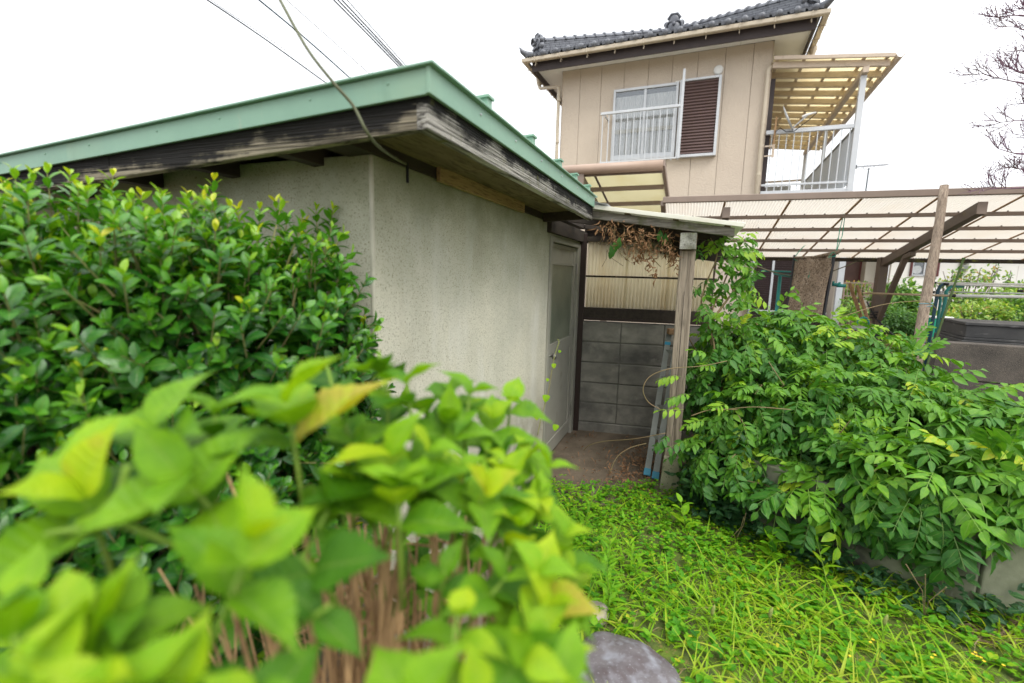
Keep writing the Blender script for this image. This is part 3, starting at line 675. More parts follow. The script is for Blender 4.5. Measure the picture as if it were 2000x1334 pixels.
# pantiles of the front slope
pt = MB(); prof = [(-.13, .012), (-.09, .0), (-.04, -.012), (.02, -.006), (.06, .03), (.10, .042), (.138, .02)]
pt.sheet([[(x, 0, z + .02) for x, z in prof], [(x, .29, z + .012) for x, z in prof]]); pt.sheet([[(x, 0, z + .02) for x, z in prof], [(x, 0, z - .01) for x, z in prof]])
ptm = pt.mesh('roof_tile', True); ptm.materials.append(M['tile'])
ang = math.atan(slopef)
rows = [(x, r) for r in range(9) for x in np.arange(EL + .13, ER, .262)]
for x, r in rows:
    y = EF + .01 + r * .265; inset = (y - EF)
    if x < EL + inset - .1 or x > ER - inset + .1: continue
    o = bpy.data.objects.new('roof_tile', ptm); COL.objects.link(o); o.parent = roof
    o.location = (x, y, EZ + .012 + (y - EF) * slopef + random.uniform(-.003, .003)); o.rotation_euler = (ang, 0, 0)
em = MB().lathe([(.062, 0), (.062, .03), (.05, .045), (.015, .052)], 14, axis=(0, -1, 0)); em.lathe([(.058, -.2), (.060, 0)], 12, axis=(0, -1, 0)); em.sheet([[(x, -.03, -.045 + .02 * math.cos(x * 12)) for x in np.linspace(-.13, .13, 9)], [(x, -.03, .01 + .015 * math.cos(x * 12)) for x in np.linspace(-.13, .13, 9)]])
emm = em.mesh('eave_tile', True); emm.materials.append(M['tile'])
for x in np.arange(EL + .10, ER, .262):
    o = bpy.data.objects.new('eave_tile', emm); COL.objects.link(o); o.parent = roof; o.location = (x, EF - .03, EZ + .03); o.rotation_euler = (ang * .7, 0, 0); o.scale = (.85, 1, .85)
# hip ridges: three courses of flat ridge tiles, a row of round caps
nt_ = MB().box((0, -.085, 0), (.232, .085, .034)).mesh('ridge_course_tile'); nt_.materials.append(M['tile'])
cp_ = MB(); A_ = np.linspace(0, math.pi, 9)
cp_.sheet([[(x, -math.cos(a) * .075 * s_, math.sin(a) * .075 * s_) for a in A_] for x, s_ in ((0, 1.05), (.005, 1.30), (.035, 1.30), (.042, 1.0), (.255, .95))])
cpm = cp_.mesh('ridge_cap', True); cpm.materials.append(M['tile'])
def hip(a, b, ncourse=5):
    a, b = Vector(a), Vector(b); L_ = (b - a).length; d = (b - a).normalized(); y = Vector((0, 0, 1)).cross(d).normalized(); z = d.cross(y)
    R_ = Matrix((d, y, z)).transposed().to_4x4()
    def put(me_, nm, along, h, scale=(1, 1, 1)):
        o = bpy.data.objects.new(nm, me_); COL.objects.link(o); o.parent = roof
        o.matrix_local = Matrix.Translation(a + d * along + z * h) @ R_ @ Matrix.Diagonal((*scale, 1))
    for c_ in range(ncourse):
        s0 = .1 if c_ % 2 else 0.0
        while s0 + .236 < L_: put(nt_, 'ridge_course_tile', s0, .02 + c_ * .042, (1, 1.1 - .09 * c_, 1)); s0 += .240
    s0 = 0
    while s0 + .25 < L_: put(cpm, 'ridge_cap', s0, .02 + ncourse * .042); s0 += .245
hip((EL + .12, EF + .12, EZ + .07), AP + Vector((0, 0, .04))); hip((ER - .12, EF + .12, EZ + .07), AP + Vector((0, 0, .04))); hip((2, 1.97, 6.86), (2, 8.2, 6.86), 5)
def ornament(at, face, s_=1.0):
    """demon-tile style ridge end: plate with scrolls, boss and crest"""
    mb = MB()
    mb.lathe([(.10, -.04), (.12, 0), (.11, .05), (.05, .075)], 16, at=(0, 0, .16), axis=(0, -1, 0))
    mb.box((-.13, -.02, -.02), (.13, .07, .20)); mb.box((-.16, -.035, -.03), (.16, .05, .05))
    for sx in (-1, 1):
        mb.lathe([(.055, -.03), (.06, .03), (.03, .06)], 12, at=(sx * .16, 0, .10), axis=(0, -1, 0))
        mb.lathe([(.045, -.03), (.05, .03), (.02, .06)], 12, at=(sx * .14, 0, .23), axis=(0, -1, 0))
        pts = [(sx * (.05 + .10 * math.sin(q)), -.06, .17 + .09 * math.cos(q)) for q in np.linspace(0, 4, 10)]; mb.tube(pts, .017, 6)
    mb.lathe([(.10, -.05), (.11, .04), (.06, .075)], 14, at=(0, 0, .29), axis=(0, -1, 0)); mb.tube([(-.12, -.05, .30), (-.06, -.06, .38), (.06, -.06, .38), (.12, -.05, .30)], .022, 8)
    mb.lathe([(.035, 0), (.03, .04), (.01, .05)], 10, at=(0, -.07, .20), axis=(0, -1, 0))
    o = part('ridge_ornament', mb, M['tile'], roof, bevel=.006, smooth=True); o.location = at; o.rotation_euler = (0, 0, face); o.scale = (s_, s_, s_)
ornament((EL + .20, EF + .14, EZ + .11), math.radians(-45), .92); ornament((ER - .20, EF + .14, EZ + .11), math.radians(45), .92); ornament((2.0, 1.86, 6.96), 0, 1.2)
for sx, x in ((-1, EL), (1, ER)):
    pts = [(x - sx * .10, EF + .12, EZ + .06), (x + sx * .02, EF + .0, EZ + .06), (x + sx * .09, EF - .07, EZ + .10), (x + sx * .13, EF - .11, EZ + .17)]
    part('corner_horn', MB().tube(pts, [.07, .065, .045, .012], 10), M['tile'], roof, smooth=True)

# window with curtain, shutter box, hand rail
WU0, WU1, WZ0, WZ1 = 1.118, 2.375, 3.885, 5.275
fw = MB().box((WU0, -.075, WZ0), (WU0 + .045, 0, WZ1)).box((WU1 - .045, -.075, WZ0), (WU1, 0, WZ1)).box((WU0 + .045, -.075, WZ1 - .05), (WU1 - .045, 0, WZ1)).box((WU0 + .045, -.085, WZ0), (WU1 - .045, 0, WZ0 + .05))
win = part('window', fw, M['aluminium'], house, bevel=.004)
mid = (WU0 + WU1) / 2
part('sash', MB().box((mid - .025, -.06, WZ0 + .05), (mid + .025, -.03, WZ1 - .05)).box((WU0 + .045, -.055, WZ0 + .05), (mid - .025, -.03, WZ0 + .11)).box((mid + .025, -.055, WZ0 + .05), (WU1 - .045, -.03, WZ0 + .11)), M['aluminium'], win, bevel=.003)
for a, b in ((WU0 + .045, mid - .025), (mid + .025, WU1 - .045)):
    part('pane', MB().box((a, -.045, WZ0 + .11), (b, -.041, WZ1 - .05)), M['pane'], win)
    part('middle_band', MB().box((a, -.0405, 4.42), (b, -.034, 4.50)), M['beige_wall'], win)
    cu = MB().sheet([[(a + (b - a) * j / 80, -.018 + .010 * math.sin(j * .8 + .6 * math.sin(j * .23)) , z) for j in range(81)] for z in (WZ0 + .06, 4.5, WZ1 - .14)])
    part('curtain', cu, M['curtain'], win, smooth=True)
    part('unlit_backing', MB().box((a, -.004, WZ0 + .05), (b, -.001, WZ1 - .05)), M['dark_room'], win)  # near-black sheet stands in for the unlit room behind the curtain
SU0, SU1, SZ0, SZ1 = 2.40, 3.135, 3.86, 5.295
sb = MB().box((SU0, -.10, SZ0), (SU0 + .04, 0, SZ1)).box((SU1 - .05, -.11, SZ0), (SU1, 0, SZ1)).box((SU0 + .04, -.11, SZ1 - .04), (SU1 - .05, 0, SZ1)).box((SU0 + .04, -.11, SZ0), (SU1 - .05, 0, SZ0 + .05))
sbx = part('shutter_box', sb, M['aluminium'], house, bevel=.004)
part('shutter_back', MB().box((SU0 + .04, -.055, SZ0 + .05), (SU1 - .05, -.01, SZ1 - .04)), M['shutter'], sbx)
nsl = 24; hsl = (SZ1 - SZ0 - .09) / nsl
sl = MB().add([(SU0 + .04, -.058, 0), (SU1 - .05, -.058, 0), (SU1 - .05, -.092, hsl * .35), (SU0 + .04, -.092, hsl * .35), (SU1 - .05, -.07, hsl * .97), (SU0 + .04, -.07, hsl * .97), (SU1 - .05, -.058, hsl * .97), (SU0 + .04, -.058, hsl * .97)],
      [(0, 1, 2, 3), (3, 2, 4, 5), (5, 4, 6, 7), (0, 3, 5, 7), (1, 6, 4, 2)]).mesh('slat'); sl.materials.append(M['shutter'])
for k in range(nsl):
    o = bpy.data.objects.new('slat', sl); COL.objects.link(o); o.parent = sbx; o.location = (0, 0, SZ0 + .05 + k * hsl)
part('sealant', MB().box((2.30, -.012, 5.296), (3.12, -.0005, 5.318)), M['cream_wall'], house)
hr = part('window_railing', MB().box((.93, -.33, 4.735), (2.46, -.28, 4.785)), M['aluminium'], house, bevel=.004)
part('railing_post', MB().box((2.455, -.335, 3.80), (2.50, -.275, 5.40)), M['aluminium'], hr, bevel=.004)
part('bottom_rail', MB().box((.955, -.32, 3.80), (2.455, -.29, 3.828)), M['aluminium'], hr, bevel=.003)
for k in range(13):
    x = .965 + k * .1245
    part('baluster', MB().box((x, -.313, 3.775), (x + .016, -.297, 4.735)), M['aluminium'], hr)
for z in (4.70, 3.81): part('arm', MB().box((1.0, -.30, z), (1.025, 0, z + .025)), M['aluminium'], hr)
part('vent', MB().lathe([(.085, 0), (.085, .02), (.072, .04), (.03, .05)], 20, at=(3.06, 0, 5.415), axis=(0, -1, 0)), M['white_pole'], house, smooth=False)
# dark window casing on the side wall beside the balcony
part('side_casing', MB().box((3.963, .10, 3.05), (4.045, .60, 5.18)), M['fascia'], house, bevel=.004)

# balcony with its own roof
bal = part('balcony', MB().box((3.965, -.02, 3.05), (5.42, 5.75, 3.17)), M['aluminium'], house, bevel=.004)
part('post', MB().box((5.325, -.03, 3.0), (5.415, .06, 5.02)), M['aluminium'], bal, bevel=.004)
for v in (2.88, 5.66): part('post', MB().box((5.335, v, 3.17), (5.405, v + .07, 5.04)), M['aluminium'], bal, bevel=.004)
part('top_rail', MB().box((3.965, -.02, 4.18), (5.325, .04, 4.25)), M['aluminium'], bal, bevel=.004)
part('bottom_rail', MB().box((3.965, -.005, 3.262), (5.325, .03, 3.298)), M['aluminium'], bal, bevel=.003)
for k in range(11):
    x = 4.06 + k * .1205
    part('baluster', MB().box((x, .003, 3.17), (x + .015, .018, 4.18)), M['aluminium'], bal)
part('side_rail', MB().box((5.352, .06, 4.19), (5.392, 5.66, 4.24)), M['old_aluminium'], bal, bevel=.003)
cs = MB().sheet([[(5.37 + .012 * math.sin(j * math.pi / 2), .10 + 5.5 * j / 220, z) for j in range(221)] for z in (3.26, 4.19)])
part('side_sheet', cs, plastic('side_sheet', (.74, .77, .80), .3, .4, (.6, .62, .64), .4), bal, solid=.003)
part('far_rail', MB().bar((3.97, 5.9, 4.35), (5.35, 5.75, 4.35), .05, .05), M['beige_wood'], bal)
def bz(u): return 5.40 - (u - 3.96) * .115
def bslope(u0, u1, v0, v1, a, b):
    V = [(u, v, bz(u) + z) for z in (a, b) for v in (v0, v1) for u in (u0, u1)]
    return MB().add(V, [(0, 2, 3, 1), (4, 5, 7, 6), (0, 1, 5, 4), (2, 6, 7, 3), (0, 4, 6, 2), (1, 3, 7, 5)])
part('side_beam', MB().box((5.325, -.13, 5.03), (5.415, 5.8, 5.125)), M['beige_wood'], bal, bevel=.005)
for k in range(13):
    v = -.10 + k * .475
    part('rafter', bslope(3.965, 5.70, v, v + .06, -.10, 0.0), M['beige_wood'] if k == 0 else M['batten'], bal)
for u in (4.0, 4.42, 4.86, 5.30, 5.62):
    part('batten', bslope(u, u + .045, -.16, 5.85, .001, .035), M['batten'], bal)
part('roof_sheet', bslope(3.965, 5.76, -.18, 5.85, .037, .045), M['balcony_sheet'], bal)
part('edge_trim', bslope(3.965, 5.74, -.20, -.165, .0, .06), M['beige_wood'], bal, bevel=.003)
gp = [(math.cos(a) * .055, math.sin(a) * .055) for a in np.linspace(math.pi, 2 * math.pi, 9)]
part('gutter', MB().sheet([[(5.80 + x, v, 5.225 + z) for x, z in gp] for v in (-.22, 5.9)]), M['beige_wood'], bal, smooth=True, solid=.006)
# sliding shutters and frame of the ground floor
gd = part('sliding_shutter', MB().box((3.985, -.02, .1), (5.24, .02, 1.93)), M['shutter_dark'], house)
part('frame', MB().box((3.95, -.05, .05), (3.985, .03, 1.95)).box((4.285, -.05, .05), (4.325, .03, 1.95)).box((3.985, -.05, 1.925), (5.25, .03, 1.955)).box((3.99, -.05, .93), (5.24, -.02, .955)), M['aluminium'], gd, bevel=.003)
sm = MB().box((0, -.032, 0), (.30, -.021, .028)).mesh('slat'); sm.materials.append(M['shutter_dark'])
for k in range(42):
    for a, wd in ((3.985, .298), (4.328, .30), (4.632, .30), (4.936, .30)):
        o = bpy.data.objects.new('slat', sm); COL.objects.link(o); o.parent = gd; o.location = (a, 0, .12 + k * .0428); o.scale = (wd / .30, 1, 1); o.rotation_euler = (.25, 0, 0)
part('corner_post', MB().box((5.345, -.06, 0), (5.44, .04, 3.04)), M['aluminium'], house, bevel=.004)
part('corner_strip', MB().box((3.885, -.03, 0), (3.948, -.001, 1.96)), M['aluminium'], house, bevel=.003)
part('lower_roof_beam', MB().box((3.95, -.03, 1.96), (5.34, .05, 3.04)), M['siding'], house)

# satellite dish and two blocks on the balcony
dish = thing('satellite_dish', 'small satellite dish on a rusty pole at the balcony railing', 'satellite dish', HO, HY)
part('pole', MB().tube([(4.10, -.06, 3.86), (4.11, -.06, 4.46)], .016, 8), M['rust_joint'], dish)
part('bracket', MB().box((3.965, -.07, 3.95), (4.10, -.05, 3.975)).box((3.965, -.07, 3.78), (4.10, -.05, 3.80)).box((4.085, -.075, 3.76), (4.125, -.045, 3.99)), M['beige_wood'], dish)
dm = MB(); ax = Vector((.93, -.25, .42)).normalized(); dm.lathe([(.002, 0), (.12, .006), (.20, .018), (.235, .028)], 24, at=(4.27, -.10, 4.40), axis=tuple(ax))
part('reflector', dm, M['galv'], dish, smooth=True, solid=.008)
part('feed_arm', MB().tube([(4.34, -.12, 4.20), (4.52, -.16, 4.36), (4.58, -.17, 4.41)], .011, 6), M['aluminium'], dish)
part('receiver', MB().tube([(4.50, -.16, 4.395), (4.56, -.17, 4.42), (4.70, -.19, 4.44)], [.02, .02, .014], 10), M['white_pole'], dish)
part('cable', MB().tube([(4.72, -.19, 4.44), (4.62, -.17, 4.34), (4.40, -.13, 4.17), (4.28, -.1, 4.18), (4.18, -.09, 4.26), (4.11, -.07, 4.20), (4.08, -.06, 4.02)], .007, 6), M['black'], dish)
for k, (a, lab) in enumerate(((4.05, 'left grey concrete block lying on the balcony floor nearest the downspout'), (4.265, 'right grey concrete block lying on the balcony floor away from the downspout'))):
    o = part('concrete_block', MB().box((0, 0, 0), (.205, .19, .10)), M['block'], None, bevel=.006); tag(o, lab, 'concrete block', 'blocks on the balcony floor')
    X, Y = dxy(HY); o.location = np.array(HO) + X * a + Y * .10 + np.array([0, 0, 3.17]); o.rotation_euler = (0, 0, math.radians(HY))

# ================================================================== CARPORT
KO = (3.663, 4.903, 0); KY = -19.93
def kz(v): return 2.395 - v * .2055                                 # underside of the sheets
car = thing('carport', 'long bronze aluminium carport with pale corrugated roof panels and a cantilever post', 'carport', KO, KY)
part('front_beam', MB().box((-2.085, -.03, 2.385), (3.2, .03, 2.452)), M['bronze'], car, bevel=.006)
boltm = MB().lathe([(.008, 0), (.008, .012)], 6).mesh('bolt'); boltm.materials.append(M['dark_wood'])
for i, v in enumerate((.49, .98, 1.47, 1.96)):
    pl = part('purlin', MB().box((-2.07, v - .02, kz(v) - .050), (3.2, v + .02, kz(v) - .010)), M['bronze'], car, bevel=.003)
    for k in range(26):
        o = bpy.data.objects.new('bolt', boltm); COL.objects.link(o); o.parent = pl; o.location = (-1.95 + k * .2, v, kz(v) - .011)
part('left_edge', MB().bar((-2.085, .03, kz(0) - .005), (-2.085, 2.46, kz(2.46) - .005), .05, .06), M['bronze'], car)
part('back_gutter', MB().box((-2.09, 2.45, 1.832), (3.2, 2.53, 1.885)), M['moss_gutter'], car, bevel=.004)
seams = [-2.06, -1.425, -.785, -.145, .495, 1.135, 1.775, 2.415, 3.055]
npw = 20
pm = MB().sheet([[(.640 * j / (npw * 6), v, kz(v) + .006 + .0075 * math.sin(j / 6 * 2 * math.pi)) for j in range(npw * 6 + 1)] for v in (.0, 1.2, 2.47)]).mesh('roof_panel', True); pm.materials.append(M['poly'])
for a in seams[:-1]:
    o = bpy.data.objects.new('roof_panel', pm); COL.objects.link(o); o.parent = car; o.location = (a, 0, 0)
for a in seams[1:-1]: part('joint_strip', MB().bar((a, .03, kz(.03) - .008), (a, 2.46, kz(2.46) - .008), .022, .008), M['rust_joint'], car)
for u, full in ((-1.40, False), (.845, True)):
    arm = part('arm', MB().bar((u, .06, kz(.06) - .11), (u, 2.36, kz(2.36) - .11), .075, .11), M['bronze_dark'], car, bevel=.004)
    part('end_cap', MB().box((u - .039, .045, kz(.06) - .168), (u + .039, .056, kz(.06) - .052)), M['bronze'], arm, bevel=.003)
    part('post', MB().box((u - .055, 2.26, -.1), (u + .055, 2.40, kz(2.3) - .03)), M['bronze_dark'], car, bevel=.006)
    part('brace', MB().bar((u, 1.40, kz(1.4) - .205), (u, 1.62, kz(1.62) - .20), .06, .055).bar((u, 1.60, kz(1.62) - .195), (u, 2.22, .98), .06, .06).bar((u, 2.21, .99), (u, 2.22, .80), .06, .06), M['bronze_dark'], car, bevel=.004)
part('lashing', MB().tube([(.845 + .08 * math.cos(a), 2.28 + .11 * math.sin(a), 1.02 + .006 * a) for a in np.linspace(0, 18, 60)], .010, 6), M['black'], car)

# second, smaller roof in front of the house
AO = P(1296, 313.5, 6.6); AY = -21.5
awn = thing('awning', 'smaller bronze framed roof with yellowish flat panels in front of the house window', 'awning', (AO[0], AO[1], 0), AY)
az = AO[2]
def ah(v): return az - .05 - v * .20
part('front_gutter', MB().tube([(-2.3, 0, az - .06), (0.0, 0, az - .06)], .075, 12), surf('tan_gutter', (.40, .29, .22), (.36, .26, .2), 4, rough=.4), awn, smooth=True)
part('front_beam', MB().box((-2.3, .05, az - .15), (.0, .09, az - .03)), M['bronze'], awn)
part('side_edge', MB().bar((0, -.05, ah(-.05)), (0, 2.6, ah(2.6)), .05, .09), M['bronze'], awn, bevel=.004)
for v in (.72, 1.42, 2.1): part('purlin', MB().box((-2.3, v - .03, ah(v) - .07), (-.03, v + .03, ah(v) - .005)), M['bronze'], awn, bevel=.003)
for a, b in ((-2.3, -1.66), (-1.65, -1.04), (-1.0, -.02)):
    V = [(u, v, ah(v) + z) for z in (0, .006) for v in (.09, 2.55) for u in (a, b)]
    part('roof_panel', MB().add(V, [(0, 2, 3, 1), (4, 5, 7, 6), (0, 1, 5, 4), (2, 6, 7, 3), (0, 4, 6, 2), (1, 3, 7, 5)]), M['poly_yellow'], awn)
part('joint_strip', MB().bar((-1.02, .09, ah(.09) - .004), (-1.02, 2.55, ah(2.55) - .004), .03, .012), M['bronze_dark'], awn)
for u in (-1.18,):
    part('arm', MB().bar((u, .02, ah(.02) - .16), (u, 2.5, ah(2.5) - .16), .09, .16), M['bronze_dark'], awn, bevel=.004)
    part('end_cap', MB().box((u - .055, -.03, ah(0) - .26), (u + .055, .018, ah(0) - .075)), M['bronze'], awn, bevel=.003)
    part('post', MB().box((u - .06, 2.4, 0), (u + .06, 2.52, ah(2.5) - .2)), M['bronze_dark'], awn)

# ================================================================== THINGS ABOUT THE YARD
def V3(x, y, Z): return tuple(P(x, y, Z))
# burlap sacking hung on two rods
sack = thing('sacking_screen', 'brown burlap sack cloth hung on two dark rods under the carport', 'sackcloth', tuple(P(1585, 560, 5.6)))
inv = Matrix.Translation(-Vector(P(1585, 560, 5.6)))
TL, TR_, BR, BL = (np.array(V3(*q)) for q in ((1551, 503, 5.85), (1630, 495, 5.35), (1604, 618, 5.35), (1536, 618, 5.85)))
nrm = unit(np.cross(TR_ - TL, BL - TL))
gr = []
for i in range(22):
    f = i / 21; row = []
    for j in range(26):
        h = j / 25
        p = (TL * (1 - h) + TR_ * h) * (1 - f) + (BL * (1 - h) + BR * h) * f
        row.append(p + nrm * (.012 * math.sin(h * 11 + f * 2) + .008 * math.sin(h * 27 + f * 5)) + np.array([0, 0, -.03 * math.sin(math.pi * h) * (1 - f)]))
    gr.append(row)
shift(part('cloth', MB().sheet(gr), M['burlap'], sack, smooth=True, solid=.004), inv)
shift(part('rod', MB().tube([TL + [0, 0, .03], BL * 1.0 - [0, 0, .4]], .012, 8), M['black'], sack), inv)
shift(part('rod', MB().tube([TR_ + [0, 0, .02], BR * 1.0 - [0, 0, .4]], .018, 8), M['black'], sack), inv)
shift(part('rolled_top', MB().tube([TL + [0, 0, .0], (TL + TR_) / 2 + [0, 0, -.02], TR_, TR_ + (TR_ - TL) * .12 + [0, 0, .02]], [.012, .016, .028, .02], 8), M['burlap'], sack, smooth=True), inv)
# green cords
cord = thing('green_string', 'green cord looped from the carport purlin down to the sack cloth corner', 'string', tuple(P(1650, 411, 5.25)))
inv = Matrix.Translation(-Vector(P(1650, 411, 5.25)))
for a in (((1650, 410, 5.28), (1640, 450, 5.3), (1632, 500, 5.33)), ((1652, 410, 5.28), (1645, 460, 5.3), (1634, 490, 5.33)), ((1632, 500, 5.33), (1618, 503, 5.33), (1626, 492, 5.32), (1638, 497, 5.32))):
    shift(part('strand', MB().tube([V3(*q) for q in a], .004, 5), M['cord_green'], cord), inv)
cord2 = thing('green_string', 'thin green cord tying the left corner of the sack cloth to the carport', 'string', tuple(P(1572, 478, 6.0)))
inv = Matrix.Translation(-Vector(P(1572, 478, 6.0)))
for a in (((1574, 478, 6.6), (1560, 492, 6.2), (1551, 506, 5.85)), ((1570, 480, 6.6), (1556, 496, 6.1), (1550, 504, 5.85)), ((1551, 506, 5.84), (1560, 512, 5.8), (1566, 500, 5.8))):
    shift(part('strand', MB().tube([V3(*q) for q in a], .003, 5), M['cord_green'], cord2), inv)

def loose(name, label, cat, foot, group=None):
    o = thing(name, label, cat, tuple(map(float, foot)), 0, group); return o, Matrix.Translation(-Vector(tuple(map(float, foot))))
def down(p, z=0.0, lean=(0, 0)):
    p = np.array(p, float); return (p[0] + lean[0], p[1] + lean[1], z)
# laundry stands and poles
a = np.array(V3(1524, 538, 6.2)); o, inv = loose('laundry_stand', 'teal laundry stand in front of the dark ground floor shutters', 'laundry stand', down(a))
shift(part('upright', MB().tube([down(a), tuple(a)], .022, 10), M['teal'], o, smooth=True), inv)
shift(part('arm', MB().tube([V3(1486, 529, 6.3), V3(1545, 531, 6.1)], .011, 8), M['teal'], o, smooth=True), inv)
shift(part('arm', MB().tube([V3(1512, 534, 6.2), V3(1545, 540, 5.9)], .016, 8), M['teal'], o, smooth=True), inv)
shift(part('base', MB().lathe([(.2, 0), (.2, .04), (.12, .1), (.03, .12)], 20, at=down(a)), M['concrete'], o), inv)
def stand(pts, mat_, label, r=.02):
    w = [V3(*q) for q in pts]; o, inv = loose('laundry_stand', label, 'laundry stand', down(w[-1]), 'laundry pole stands in the garden')
    w.append(down(w[-1], .0)); shift(part('upright', MB().tube(w, r, 10), M[mat_], o, smooth=True), inv)
    shift(part('base', MB().lathe([(.2, 0), (.2, .05), (.12, .12), (.03, .14)], 20, at=w[-1]), M['concrete'], o), inv)
    return o, inv
stand([(1852, 555, 6.1), (1842, 555, 6.1), (1836, 559, 6.1), (1832, 568, 6.1), (1817, 652, 6.1)], 'navy', 'dark navy hooked laundry stand, leftmost of the stands by the tall wooden pole')
stand([(1881, 559.5, 6.0), (1866, 558.5, 6.0), (1855, 561, 6.0), (1848, 570, 6.0), (1847, 582, 6.0), (1833, 652, 6.0)], 'teal', 'bright teal hooked laundry stand with its arm reaching right towards the green stake')
stand([(1833, 572, 6.3), (1836, 577, 6.3), (1837, 586, 6.3), (1828, 652, 6.3)], 'teal', 'teal laundry stand upright between the navy stand and the hooked teal stand', .017)
for (q0, q1, r, mt, lab) in (((1822, 552, 6.2), (2060, 556.5, 6.0), .012, 'white_pole', 'topmost white laundry pole resting on the hooked stands'),
        ((1846, 555, 6.0), (2060, 562, 5.8), .013, 'white_pole', 'second white laundry pole just under the topmost one'),
        ((1820, 569.5, 6.3), (2060, 574.5, 6.1), .009, 'aluminium', 'thin bluish metal laundry pole between the white poles and the thick grey pipe'),
        ((1818, 571.5, 6.2), (1862, 575, 6.1), .010, 'white_pole', 'short white rod end beside the teal stands'),
        ((1858, 577.5, 5.6), (2060, 580.5, 5.4), .019, 'white_pole', 'thick pale grey pipe, lowest of the laundry poles'),
        ((1688, 572.5, 6.6), (1861, 578, 5.6), .014, 'bamboo', 'tan bamboo pole running from the carport post to the grey pipe'),
        ((1990, 568, 5.5), (2060, 571, 5.4), .013, 'rust_joint', 'rusty pipe end poking in at the right side')):
    a, b = V3(*q0), V3(*q1); o, inv = loose('laundry_pole' if mt != 'rust_joint' else 'rusty_pipe', lab, 'pole', a)
    shift(part('pole', MB().tube([a, b], r, 10), M[mt], o, smooth=True), inv)
    shift(part('end_cap', MB().tube([np.array(a) - unit(np.array(b) - np.array(a)) * .01, np.array(a) + unit(np.array(b) - np.array(a)) * .035], r * 1.15, 10), M['black' if mt != 'bamboo' else 'bamboo'], o), inv)
for k, (q, z) in enumerate((((1631, 556, 5.5), .05), ((1643, 558, 5.4), .07))):
    a = np.array(V3(*q)); X, _ = dxy(-20); o, inv = loose('pole_clip', ('left' if k == 0 else 'right') + ' teal pole clip beside the white corner post', 'clip', a)
    shift(part('clip', MB().tube([a - X * z * .6, a + X * z * .6], .02, 10).tube([a - X * .02, a - X * .02 + [0, 0, .04]], .012, 8), M['teal'], o, smooth=True), inv)
# the tall wooden pole, stake, props
tp, bp = np.array(V3(1846, 362, 4.4)), np.array(V3(1795, 670, 4.4)); d_ = unit(bp - tp); foot = tp + d_ * (tp[2] / -d_[2])
o, inv = loose('wooden_pole', 'tall bare wooden pole standing in front of the carport, tied with blue string', 'pole', foot)
pp = [tp + (foot - tp) * f + np.array([.012 * math.sin(f * 9), .01 * math.sin(f * 6 + 1), 0]) for f in np.linspace(0, 1, 14)]
pol = shift(part('pole', MB().tube(pp, list(np.linspace(.034, .052, 14)), 12), M['pole_wood'], o, smooth=True), inv)
for yv in (597, 673):
    f = (yv - 362) / (670 - 362); c_ = tp + (bp - tp) * f
    shift(part('string', MB().tube([c_ + np.array([.05 * math.cos(q), .05 * math.sin(q), .004 * q - .02]) for q in np.linspace(0, 13, 40)], .004, 5), M['wire_blue'] if yv > 650 else surf('pale_blue_string', (.2, .38, .42)), o), inv)
tp, bp = np.array(V3(1882, 505, 4.15)), np.array(V3(1822, 680, 4.05)); d_ = unit(bp - tp); foot = tp + d_ * (tp[2] / -d_[2])
o, inv = loose('garden_stake', 'leaning green ribbed garden stake in front of the aggregate wall', 'stake', foot)
shift(part('stake', MB().tube([tp + (foot - tp) * f for f in np.linspace(0, 1, 90)], [.0085 + (.0016 if k % 4 == 0 else 0) for k in range(90)], 8), M['stake'], o, smooth=True), inv)
shift(part('cap', MB().tube([tp - d_ * .004, tp + d_ * .02], .0125, 10), M['stake'], o), inv)
tp = np.array(V3(1818, 502, 5.2)); o, inv = loose('garden_stake', 'green stake tip showing behind the top of the wooden pole', 'stake', down(tp))
shift(part('stake', MB().tube([tuple(tp), down(tp)], .010, 8), M['stake'], o, smooth=True), inv)
for q0, q1, lab in (((1659, 553, 6.3), (1690, 648, 6.3), 'longer brown log leaning left of the carport post'), ((1674, 557, 6.2), (1699, 642, 6.2), 'shorter greyish log leaning against the carport post')):
    a, b = np.array(V3(*q0)), np.array(V3(*q1)); d_ = unit(b - a); foot = a + d_ * (a[2] / -d_[2])
    o, inv = loose('log_prop', lab, 'log', foot, 'logs leaning by the carport post')
    shift(part('log', MB().tube([a, (a + foot) / 2 + [.01, 0, 0], foot], [.021, .024, .026], 10), M['log'], o, smooth=True), inv)
# rope and hose
o, inv = loose('rope', 'sagging old rope from the carport post towards the wisteria', 'rope', V3(1697, 499, 7.2))
shift(part('rope', MB().tube([V3(*q) for q in ((1697, 499, 7.1), (1660, 517, 6.8), (1625, 530, 6.5), (1580, 542, 6.2), (1545, 540, 5.9), (1505, 530, 5.4), (1465, 516, 4.9), (1440, 506, 4.5))], .0075, 6), M['rope'], o, smooth=True), inv)
o, inv = loose('hose', 'black hose hanging down beside the carport post', 'hose', V3(1755, 664, 6.4))
shift(part('hose', MB().tube([V3(*q) for q in ((1694, 590, 6.9), (1699, 602, 6.8), (1710, 620, 6.7), (1722, 634, 6.6), (1740, 651, 6.5), (1756, 665, 6.4), (1775, 690, 6.3))], .013, 8), M['black'], o, smooth=True), inv)
